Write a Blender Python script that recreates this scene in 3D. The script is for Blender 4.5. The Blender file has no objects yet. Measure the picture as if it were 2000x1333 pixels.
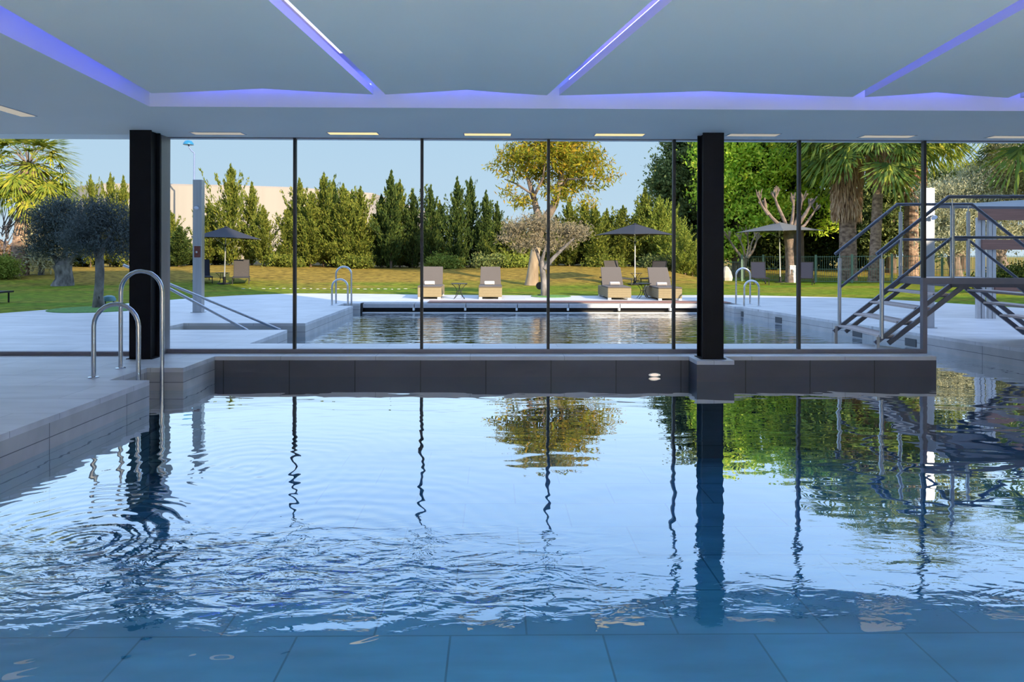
import bpy, math, random
import numpy as np
from mathutils import Vector, Matrix

random.seed(7)
RNG = np.random.default_rng(11)
PI = math.pi
SC = bpy.context.scene
COL = SC.collection

# ------------------------------------------------------------------ camera
F, CX, CY, H = 1400.0, 985.0, 497.0, 1.30
YAW, ROLL = 0.0144, 0.0022
cam_data = bpy.data.cameras.new('camera')
cam = bpy.data.objects.new('camera', cam_data)
COL.objects.link(cam)
SC.camera = cam
cam_data.sensor_fit = 'HORIZONTAL'
cam_data.sensor_width = 36.0
cam_data.lens = F / 2000.0 * 36.0
cam_data.shift_x = (1000.0 - CX) / 2000.0
cam_data.shift_y = (CY - 666.5) / 2000.0
cam_data.clip_start, cam_data.clip_end = 0.05, 1500
RM = Matrix.Rotation(-YAW, 4, 'Z') @ Matrix.Rotation(PI / 2, 4, 'X') @ Matrix.Rotation(ROLL, 4, 'Z')
cam.matrix_world = Matrix.Translation((0, 0, H)) @ RM

# ------------------------------------------------------------------ render look
SC.view_settings.view_transform = 'Standard'
SC.view_settings.look = 'None'
SC.view_settings.gamma = 1.0
SC.view_settings.use_curve_mapping = False
SC.view_settings.exposure = 0.0
SC.cycles.use_denoising = True
try:
    SC.cycles.denoiser = 'OPENIMAGEDENOISE'
except Exception:
    pass
SC.cycles.max_bounces = 9
SC.cycles.diffuse_bounces = 4
SC.cycles.glossy_bounces = 5
SC.cycles.transparent_max_bounces = 24
SC.cycles.sample_clamp_indirect = 6.0

# ------------------------------------------------------------------ sky and sun
world = bpy.data.worlds.new('sky')
SC.world = world
world.use_nodes = True
nt = world.node_tree
nt.nodes.clear()
w_out = nt.nodes.new('ShaderNodeOutputWorld')
w_bg = nt.nodes.new('ShaderNodeBackground')
w_tc = nt.nodes.new('ShaderNodeTexCoord')
w_sep = nt.nodes.new('ShaderNodeSeparateXYZ')
w_map = nt.nodes.new('ShaderNodeMapRange')
w_map.inputs['From Min'].default_value = -0.2
w_map.inputs['From Max'].default_value = 1.0
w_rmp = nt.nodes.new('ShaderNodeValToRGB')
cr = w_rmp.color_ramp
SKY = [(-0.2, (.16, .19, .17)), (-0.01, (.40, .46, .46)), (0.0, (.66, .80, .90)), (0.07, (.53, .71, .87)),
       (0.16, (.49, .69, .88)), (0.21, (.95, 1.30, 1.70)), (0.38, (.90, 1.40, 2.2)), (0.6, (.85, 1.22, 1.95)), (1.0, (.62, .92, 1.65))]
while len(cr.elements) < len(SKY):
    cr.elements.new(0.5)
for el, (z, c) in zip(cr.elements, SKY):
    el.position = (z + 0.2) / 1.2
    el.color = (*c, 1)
L = nt.links.new
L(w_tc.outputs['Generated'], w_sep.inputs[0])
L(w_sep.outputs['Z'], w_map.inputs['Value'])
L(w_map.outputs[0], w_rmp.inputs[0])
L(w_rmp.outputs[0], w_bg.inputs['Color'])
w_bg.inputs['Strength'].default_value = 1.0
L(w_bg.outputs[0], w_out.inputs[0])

SUN_EL = math.radians(22)
sun_dir = Vector((-0.6 * math.cos(SUN_EL), 0.8 * math.cos(SUN_EL), -math.sin(SUN_EL)))
sd = bpy.data.lights.new('sun', 'SUN')
sd.energy = 9.5
sd.angle = 0.012
sd.color = (1.0, 0.80, 0.56)
so = bpy.data.objects.new('sun', sd)
COL.objects.link(so)
so.rotation_euler = sun_dir.to_track_quat('-Z', 'Y').to_euler()

# unseen fill lights added to brighten the hall ceiling and the pool floor
def area(name, loc, direction, sx, sy, power, color, spread=180):
    d = bpy.data.lights.new(name, 'AREA')
    d.shape = 'RECTANGLE'
    d.size, d.size_y = sx, sy
    d.energy = power
    d.color = color
    d.spread = math.radians(spread)
    o = bpy.data.objects.new(name, d)
    COL.objects.link(o)
    o.location = loc
    o.rotation_euler = Vector(direction).to_track_quat('-Z', 'Y').to_euler()
    return o
for x in (-6.0, -2.0, 2.0, 6.0):
    for y in (-3.6, -.8):
        area('hall_fill_light', (x, y, 2.84), (0, 0, -1), 1.2, .6, 225, (1.0, .86, .68), 95)  # added fill without fixtures, behind the viewpoint
for x in (-2.6, -.2, 2.2, 4.6):
    area('underwater_fill_light', (x, 1.66, -0.65), (0, 1, -.10), .6, .3, 27, (.50, .80, 1.0))  # added fill below the viewpoint, lifts the pool floor

# ------------------------------------------------------------------ helpers
def ray(px, py):
    return RM.to_3x3() @ Vector(((px - CX) / F, (CY - py) / F, -1.0))
def G(px, py, z=0.0):
    d = ray(px, py)
    t = (z - H) / d.z
    return Vector((d.x * t, d.y * t, z))
def D(px, py, Y):
    d = ray(px, py)
    t = Y / d.y
    return Vector((d.x * t, Y, H + d.z * t))

def tag(o, label=None, cat=None, group=None, kind=None):
    if label: o['label'] = label
    if cat: o['category'] = cat
    if group: o['group'] = group
    if kind: o['kind'] = kind
    return o
def empty(name, loc, rz=0.0):
    o = bpy.data.objects.new(name, None)
    COL.objects.link(o)
    o.location = loc
    o.rotation_euler = (0, 0, rz)
    o.empty_display_size = .1
    return o
KIDS = {}
def setp(o, p):
    o.parent = p
    KIDS.setdefault(p.name, []).append(o)
def dup(root, loc=None, rz=None, scale=None, parent=None):
    c = root.copy()
    COL.objects.link(c)
    if parent is not None:
        setp(c, parent)
    for ch in KIDS.get(root.name, []):
        dup(ch, parent=c)
    if loc is not None: c.location = loc
    if rz is not None: c.rotation_euler = (0, 0, rz)
    if scale is not None: c.scale = scale
    return c

class MB:
    def __init__(s): s.v, s.f = [], []
    def add(s, vs, fs):
        b = len(s.v)
        s.v += [tuple(v) for v in vs]
        s.f += [tuple(b + i for i in f) for f in fs]
        return s
    def box(s, x0, x1, y0, y1, z0, z1, M=None):
        vs = [Vector(p) for p in ((x0,y0,z0),(x1,y0,z0),(x1,y1,z0),(x0,y1,z0),(x0,y0,z1),(x1,y0,z1),(x1,y1,z1),(x0,y1,z1))]
        if M is not None: vs = [M @ v for v in vs]
        return s.add(vs, [(0,3,2,1),(4,5,6,7),(0,1,5,4),(1,2,6,5),(2,3,7,6),(3,0,4,7)])
    def prism(s, pts, z0, z1):
        n = len(pts)
        a = sum(pts[i][0]*pts[(i+1)%n][1]-pts[(i+1)%n][0]*pts[i][1] for i in range(n))
        if a < 0: pts = pts[::-1]
        vs = [(x, y, z0) for x, y in pts] + [(x, y, z1) for x, y in pts]
        return s.add(vs, [tuple(range(n-1,-1,-1)), tuple(range(n, 2*n))] + [(i,(i+1)%n,n+(i+1)%n,n+i) for i in range(n)])
    def bar(s, a, b, w, h, up=(0,0,1)):
        a, b = Vector(a), Vector(b)
        d = (b-a).normalized(); u = Vector(up)
        sx = d.cross(u).normalized(); u = sx.cross(d).normalized()
        vs = []
        for p in (a, b):
            for i, j in ((-1,-1),(1,-1),(1,1),(-1,1)):
                vs.append(p + sx*(i*w/2) + u*(j*h/2))
        return s.add(vs, [(3,2,1,0),(4,5,6,7),(0,1,5,4),(1,2,6,5),(2,3,7,6),(3,0,4,7)])
    def tube(s, pts, r, n=10, caps=True):
        pts = [Vector(p) for p in pts]
        rs = r if isinstance(r, (list, tuple)) else [r]*len(pts)
        b = len(s.v); ref = None
        for i, p in enumerate(pts):
            d = (pts[min(i+1, len(pts)-1)] - pts[max(i-1, 0)])
            d = d.normalized() if d.length > 1e-9 else Vector((0,0,1))
            if ref is None:
                ref = d.orthogonal().normalized()
            ref = (ref - d*ref.dot(d)).normalized()
            q = d.cross(ref)
            for k in range(n):
                t = 2*PI*k/n
                s.v.append(tuple(p + (ref*math.cos(t) + q*math.sin(t))*rs[i]))
        for i in range(len(pts)-1):
            for k in range(n):
                s.f.append((b+i*n+k, b+i*n+(k+1)%n, b+(i+1)*n+(k+1)%n, b+(i+1)*n+k))
        if caps:
            s.f.append(tuple(b+k for k in range(n-1,-1,-1)))
            s.f.append(tuple(b+(len(pts)-1)*n+k for k in range(n)))
        return s
    def lathe(s, prof, cx=0, cy=0, n=20):
        b = len(s.v)
        for r, z in prof:
            for k in range(n):
                t = 2*PI*k/n
                s.v.append((cx+r*math.cos(t), cy+r*math.sin(t), z))
        m = len(prof)
        for i in range(m-1):
            for k in range(n):
                s.f.append((b+i*n+k, b+i*n+(k+1)%n, b+(i+1)*n+(k+1)%n, b+(i+1)*n+k))
        s.f.append(tuple(b+k for k in range(n-1,-1,-1)))
        s.f.append(tuple(b+(m-1)*n+k for k in range(n)))
        return s
    def build(s, name, m, parent=None, smooth=False, bevel=0):
        me = bpy.data.meshes.new(name)
        me.from_pydata(s.v, [], s.f)
        me.materials.append(m)
        if smooth:
            me.shade_smooth()
            try: me.set_sharp_from_angle(angle=math.radians(40))
            except Exception: pass
        o = bpy.data.objects.new(name, me)
        COL.objects.link(o)
        if parent is not None: setp(o, parent)
        if bevel:
            b = o.modifiers.new('bevel', 'BEVEL'); b.width = bevel; b.segments = 2; b.limit_method = 'ANGLE'
        return o

def cards(name, P, U, V, m, parent=None):
    """leaf mesh: one pointed quad per leaf (P centre, U half length, V half width)"""
    n = len(P)
    co = np.empty((n, 4, 3), dtype=np.float32)
    co[:, 0] = P - U; co[:, 1] = P + V - U*.1; co[:, 2] = P + U; co[:, 3] = P - V - U*.1
    me = bpy.data.meshes.new(name)
    me.vertices.add(n*4)
    me.vertices.foreach_set('co', co.ravel())
    me.loops.add(n*4)
    me.loops.foreach_set('vertex_index', np.arange(n*4, dtype=np.int32))
    me.polygons.add(n)
    me.polygons.foreach_set('loop_start', np.arange(0, n*4, 4, dtype=np.int32))
    me.polygons.foreach_set('loop_total', np.full(n, 4, dtype=np.int32))
    me.update(calc_edges=True)
    me.materials.append(m)
    o = bpy.data.objects.new(name, me)
    COL.objects.link(o)
    if parent is not None: setp(o, parent)
    return o
def unit(a): return a/np.maximum(np.linalg.norm(a, axis=1, keepdims=True), 1e-9)
def perp(U):
    r = RNG.normal(size=U.shape)
    return unit(np.cross(U, r))

# ------------------------------------------------------------------ materials
def new_mat(name):
    m = bpy.data.materials.new(name)
    m.use_nodes = True
    n = m.node_tree
    n.nodes.clear()
    out = n.nodes.new('ShaderNodeOutputMaterial')
    return m, n, out
def pbr(name, color, rough=.5, metal=0.0, spec=.5, var=0.0, vscale=5.0, bump=0.0, bscale=40.0, stretch=(1,1,1), color2=None, emit=None, estr=0):
    m, n, out = new_mat(name)
    b = n.nodes.new('ShaderNodeBsdfPrincipled')
    b.inputs['Base Color'].default_value = (*color, 1)
    b.inputs['Roughness'].default_value = rough
    b.inputs['Metallic'].default_value = metal
    b.inputs['Specular IOR Level'].default_value = spec
    if emit:
        b.inputs['Emission Color'].default_value = (*emit, 1)
        b.inputs['Emission Strength'].default_value = estr
    l = n.links.new
    tc = n.nodes.new('ShaderNodeTexCoord')
    mp = n.nodes.new('ShaderNodeMapping'); mp.inputs['Scale'].default_value = stretch
    l(tc.outputs['Object'], mp.inputs[0])
    if var or color2:
        nz = n.nodes.new('ShaderNodeTexNoise'); nz.inputs['Scale'].default_value = vscale; nz.inputs['Detail'].default_value = 5
        l(mp.outputs[0], nz.inputs['Vector'])
        rp = n.nodes.new('ShaderNodeValToRGB')
        rp.color_ramp.elements[0].position, rp.color_ramp.elements[1].position = .32, .68
        c2 = color2 or tuple(min(1, c*(1+var)) for c in color)
        c1 = color if color2 else tuple(c*(1-var) for c in color)
        rp.color_ramp.elements[0].color = (*c1, 1); rp.color_ramp.elements[1].color = (*c2, 1)
        l(nz.outputs['Fac'], rp.inputs[0]); l(rp.outputs[0], b.inputs['Base Color'])
    if bump:
        nb = n.nodes.new('ShaderNodeTexNoise'); nb.inputs['Scale'].default_value = bscale; nb.inputs['Detail'].default_value = 4
        l(mp.outputs[0], nb.inputs['Vector'])
        bp = n.nodes.new('ShaderNodeBump'); bp.inputs['Strength'].default_value = bump; bp.inputs['Distance'].default_value = .02
        l(nb.outputs['Fac'], bp.inputs['Height']); l(bp.outputs[0], b.inputs['Normal'])
    l(b.outputs[0], out.inputs[0])
    return m
def tiles(name, c1, c2, joint, tw, th, rough=.5, offset=(0, 0), axis='xy', gap=.006, streak=.12, spec=.5, stag=.5):
    m, n, out = new_mat(name); l = n.links.new
    tc = n.nodes.new('ShaderNodeTexCoord'); sp = n.nodes.new('ShaderNodeSeparateXYZ'); l(tc.outputs['Object'], sp.inputs[0])
    cb = n.nodes.new('ShaderNodeCombineXYZ')
    a, b_ = {'xy': ('X','Y'), 'xz': ('X','Z'), 'yz': ('Y','Z'), 'yx': ('Y','X')}[axis]
    l(sp.outputs[a], cb.inputs[0]); l(sp.outputs[b_], cb.inputs[1])
    mp = n.nodes.new('ShaderNodeMapping'); mp.inputs['Location'].default_value = (offset[0], offset[1], 0); l(cb.outputs[0], mp.inputs[0])
    br = n.nodes.new('ShaderNodeTexBrick')
    br.inputs['Scale'].default_value = 1.0
    br.offset = stag
    br.inputs['Brick Width'].default_value = tw; br.inputs['Row Height'].default_value = th
    br.inputs['Mortar Size'].default_value = gap; br.inputs['Mortar Smooth'].default_value = .1
    br.inputs['Color1'].default_value = (*c1, 1); br.inputs['Color2'].default_value = (*c2, 1); br.inputs['Mortar'].default_value = (*joint, 1)
    l(mp.outputs[0], br.inputs['Vector'])
    nz = n.nodes.new('ShaderNodeTexNoise'); nz.inputs['Scale'].default_value = 1.0; nz.inputs['Detail'].default_value = 6
    m2 = n.nodes.new('ShaderNodeMapping'); m2.inputs['Scale'].default_value = (1.3, 4.5, 3)
    l(tc.outputs['Object'], m2.inputs[0]); l(m2.outputs[0], nz.inputs['Vector'])
    mr = n.nodes.new('ShaderNodeMapRange'); mr.inputs['From Min'].default_value=.3; mr.inputs['From Max'].default_value=.7
    mr.inputs['To Min'].default_value = 1-streak; mr.inputs['To Max'].default_value = 1+streak
    l(nz.outputs['Fac'], mr.inputs['Value'])
    mx = n.nodes.new('ShaderNodeVectorMath'); mx.operation = 'SCALE'
    l(br.outputs['Color'], mx.inputs[0]); l(mr.outputs[0], mx.inputs['Scale'])
    b = n.nodes.new('ShaderNodeBsdfPrincipled'); b.inputs['Roughness'].default_value = rough; b.inputs['Specular IOR Level'].default_value = spec
    l(mx.outputs[0], b.inputs['Base Color'])
    l(b.outputs[0], out.inputs[0])
    return m
def leaf(name, c1, c2, c3=None, trans=.35, rough=.55):
    m, n, out = new_mat(name); l = n.links.new
    g = n.nodes.new('ShaderNodeNewGeometry')
    rp = n.nodes.new('ShaderNodeValToRGB')
    rp.color_ramp.elements[0].color = (*c1, 1); rp.color_ramp.elements[1].color = (*c2, 1)
    if c3:
        e = rp.color_ramp.elements.new(.5); e.color = (*c3, 1)
    l(g.outputs['Random Per Island'], rp.inputs[0])
    df = n.nodes.new('ShaderNodeBsdfDiffuse'); tr = n.nodes.new('ShaderNodeBsdfTranslucent')
    l(rp.outputs[0], df.inputs[0]); l(rp.outputs[0], tr.inputs[0])
    mx = n.nodes.new('ShaderNodeMixShader'); mx.inputs[0].default_value = trans
    l(df.outputs[0], mx.inputs[1]); l(tr.outputs[0], mx.inputs[2])
    l(mx.outputs[0], out.inputs[0])
    return m
def emis(name, color, strength):
    m, n, out = new_mat(name)
    e = n.nodes.new('ShaderNodeEmission'); e.inputs[0].default_value = (*color, 1); e.inputs[1].default_value = strength
    n.links.new(e.outputs[0], out.inputs[0])
    return m
def glass_mat():
    m, n, out = new_mat('clear_glass'); l = n.links.new
    fr = n.nodes.new('ShaderNodeFresnel'); fr.inputs['IOR'].default_value = 1.05
    tr = n.nodes.new('ShaderNodeBsdfTransparent'); tr.inputs[0].default_value = (.97, .985, .985, 1)
    gl = n.nodes.new('ShaderNodeBsdfGlossy'); gl.inputs['Roughness'].default_value = .0
    mx = n.nodes.new('ShaderNodeMixShader')
    l(fr.outputs[0], mx.inputs[0]); l(tr.outputs[0], mx.inputs[1]); l(gl.outputs[0], mx.inputs[2]); l(mx.outputs[0], out.inputs[0])
    return m

def water_mat():
    m, n, out = new_mat('pool_water'); l = n.links.new
    def N(t): return n.nodes.new(t)
    def math_(op, a, b=None, c=None):
        x = N('ShaderNodeMath'); x.operation = op
        for i, v in enumerate((a, b, c)):
            if v is None: continue
            if isinstance(v, (int, float)): x.inputs[i].default_value = v
            else: l(v, x.inputs[i])
        return x.outputs[0]
    tc = N('ShaderNodeTexCoord'); sp = N('ShaderNodeSeparateXYZ'); l(tc.outputs['Object'], sp.inputs[0])
    X, Y = sp.outputs['X'], sp.outputs['Y']
    def noise(scale, sx, sy, detail=3, dist=0.0, rot=0.0):
        mp = N('ShaderNodeMapping'); mp.inputs['Scale'].default_value = (sx, sy, 1); mp.inputs['Rotation'].default_value = (0, 0, rot)
        l(tc.outputs['Object'], mp.inputs[0])
        z = N('ShaderNodeTexNoise'); z.inputs['Scale'].default_value = scale; z.inputs['Detail'].default_value = detail; z.inputs['Distortion'].default_value = dist
        l(mp.outputs[0], z.inputs['Vector'])
        return math_('SUBTRACT', z.outputs['Fac'], .5)
    def smooth(v, a, b):
        r = N('ShaderNodeMapRange'); r.interpolation_type = 'SMOOTHSTEP'
        r.inputs['From Min'].default_value = a; r.inputs['From Max'].default_value = b
        l(v, r.inputs['Value'])
        return r.outputs[0]
    def ring(cx, cy, k, amp, fall):
        dx = math_('SUBTRACT', X, cx); dy = math_('SUBTRACT', Y, cy)
        r = math_('SQRT', math_('ADD', math_('MULTIPLY', dx, dx), math_('MULTIPLY', dy, dy)))
        rr = math_('ADD', r, math_('MULTIPLY', noise(2.2, 1, 1, 2), .25))
        w = math_('SINE', math_('MULTIPLY', rr, k))
        env = math_('POWER', 2.718, math_('MULTIPLY', r, -fall))
        return math_('MULTIPLY', math_('MULTIPLY', w, env), amp)
    # calm swell everywhere indoors, fine horizontal ripples outdoors, a choppy band close to the viewpoint
    outd = smooth(Y, 9.4, 11.0)
    ind = math_('SUBTRACT', 1.0, outd)
    calm = math_('ADD', math_('MULTIPLY', noise(1.0, .7, 1.6, 2, .6), .0075), math_('MULTIPLY', noise(3.4, .7, 1.5, 1, .4), .0011))
    fine = math_('MULTIPLY', noise(1.0, 1.5, 6.5, 3, .4), .017)
    near = math_('MULTIPLY', smooth(Y, 4.4, 3.6), smooth(Y, 2.9, 3.35))
    left = math_('ADD', math_('MULTIPLY', smooth(X, 1.0, -1.2), .9), .10)
    chop = math_('MULTIPLY', math_('MULTIPLY', near, left), math_('ADD', math_('MULTIPLY', noise(5.2, .8, 1.7, 3, 1.0, .25), .016), math_('MULTIPLY', noise(13, .8, 1.6, 2, .6), .004)))
    rings = math_('ADD', math_('ADD', ring(-1.75, 5.2, 46, .0009, 1.3), ring(-2.2, 3.9, 60, .0024, 2.0)), ring(-.9, 3.8, 44, .0016, 1.5))
    inner = math_('ADD', math_('ADD', calm, chop), rings)
    h = math_('ADD', math_('MULTIPLY', inner, ind), math_('MULTIPLY', fine, outd))
    bp = N('ShaderNodeBump'); bp.inputs['Strength'].default_value = 1.0; bp.inputs['Distance'].default_value = 1.0
    l(h, bp.inputs['Height'])
    fr = N('ShaderNodeFresnel'); fr.inputs['IOR'].default_value = 1.33; l(bp.outputs[0], fr.inputs['Normal'])
    fac = math_('MINIMUM', math_('MULTIPLY', math_('POWER', fr.outputs[0], .75), 1.9), math_('SUBTRACT', .92, math_('MULTIPLY', outd, .04)))
    tr = N('ShaderNodeBsdfTransparent'); tr.inputs[0].default_value = (.40, .78, .98, 1)
    gl = N('ShaderNodeBsdfGlossy'); gl.inputs['Roughness'].default_value = 0.0; gl.inputs['Color'].default_value = (.96, .98, 1, 1)
    l(bp.outputs[0], gl.inputs['Normal'])
    mx = N('ShaderNodeMixShader')
    l(fac, mx.inputs[0]); l(tr.outputs[0], mx.inputs[1]); l(gl.outputs[0], mx.inputs[2]); l(mx.outputs[0], out.inputs[0])
    return m
def lawn_mat():
    m, n, out = new_mat('mown_grass'); l = n.links.new
    tc = n.nodes.new('ShaderNodeTexCoord')
    def noise(s, d, sc=(1,1,1)):
        mp = n.nodes.new('ShaderNodeMapping'); mp.inputs['Scale'].default_value = sc; l(tc.outputs['Object'], mp.inputs[0])
        z = n.nodes.new('ShaderNodeTexNoise'); z.inputs['Scale'].default_value = s; z.inputs['Detail'].default_value = d; l(mp.outputs[0], z.inputs['Vector']); return z.outputs['Fac']
    sp = n.nodes.new('ShaderNodeSeparateXYZ'); l(tc.outputs['Object'], sp.inputs[0])
    # dry yellowed turf on the mound, greener near the paving
    mr = n.nodes.new('ShaderNodeMapRange'); mr.inputs['From Min'].default_value = .0; mr.inputs['From Max'].default_value = .45
    l(sp.outputs['Z'], mr.inputs['Value'])
    ad = n.nodes.new('ShaderNodeMath'); ad.operation = 'MULTIPLY_ADD'; l(noise(.45, 4, (.5, 1, 1)), ad.inputs[0]); ad.inputs[1].default_value = 1.9; l(mr.outputs[0], ad.inputs[2])
    rp = n.nodes.new('ShaderNodeValToRGB')
    e = rp.color_ramp.elements
    e[0].position = .35; e[0].color = (.10, .185, .008, 1); e[1].position = .85; e[1].color = (.26, .175, .030, 1)
    x = e.new(.55); x.color = (.15, .185, .012, 1)
    h = n.nodes.new('ShaderNodeMath'); h.operation = 'MULTIPLY'; h.inputs[1].default_value = .55; l(ad.outputs[0], h.inputs[0])
    l(h.outputs[0], rp.inputs[0])
    mr2 = n.nodes.new('ShaderNodeMapRange'); mr2.inputs['From Min'].default_value=.3; mr2.inputs['From Max'].default_value=.7; mr2.inputs['To Min'].default_value=.35; mr2.inputs['To Max'].default_value=1.6
    l(noise(6, 6, (.6, 1, 1)), mr2.inputs['Value'])
    sc = n.nodes.new('ShaderNodeVectorMath'); sc.operation = 'SCALE'; l(rp.outputs[0], sc.inputs[0]); l(mr2.outputs[0], sc.inputs['Scale'])
    b = n.nodes.new('ShaderNodeBsdfPrincipled'); b.inputs['Roughness'].default_value = .9; b.inputs['Specular IOR Level'].default_value = .1
    l(sc.outputs[0], b.inputs['Base Color'])
    bp = n.nodes.new('ShaderNodeBump'); bp.inputs['Strength'].default_value = .9; bp.inputs['Distance'].default_value = .05
    l(noise(22, 4), bp.inputs['Height']); l(bp.outputs[0], b.inputs['Normal'])
    l(b.outputs[0], out.inputs[0])
    return m
def weave_mat(name, c1, c2, sx=60, sz=40):
    m, n, out = new_mat(name); l = n.links.new
    tc = n.nodes.new('ShaderNodeTexCoord')
    w1 = n.nodes.new('ShaderNodeTexWave'); w1.bands_direction = 'X'; w1.inputs['Scale'].default_value = sx/6.28
    w2 = n.nodes.new('ShaderNodeTexWave'); w2.bands_direction = 'Z'; w2.inputs['Scale'].default_value = sz/6.28
    l(tc.outputs['Object'], w1.inputs[0]); l(tc.outputs['Object'], w2.inputs[0])
    mu = n.nodes.new('ShaderNodeMath'); mu.operation = 'MULTIPLY'; l(w1.outputs['Fac'], mu.inputs[0]); l(w2.outputs['Fac'], mu.inputs[1])
    rp = n.nodes.new('ShaderNodeValToRGB'); rp.color_ramp.elements[0].color = (*c1,1); rp.color_ramp.elements[1].color = (*c2,1); rp.color_ramp.elements[1].position = .6
    l(mu.outputs[0], rp.inputs[0])
    b = n.nodes.new('ShaderNodeBsdfPrincipled'); b.inputs['Roughness'].default_value = .7
    l(rp.outputs[0], b.inputs['Base Color'])
    bp = n.nodes.new('ShaderNodeBump'); bp.inputs['Strength'].default_value = .5; bp.inputs['Distance'].default_value = .01
    l(mu.outputs[0], bp.inputs['Height']); l(bp.outputs[0], b.inputs['Normal']); l(b.outputs[0], out.inputs[0])
    return m

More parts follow.
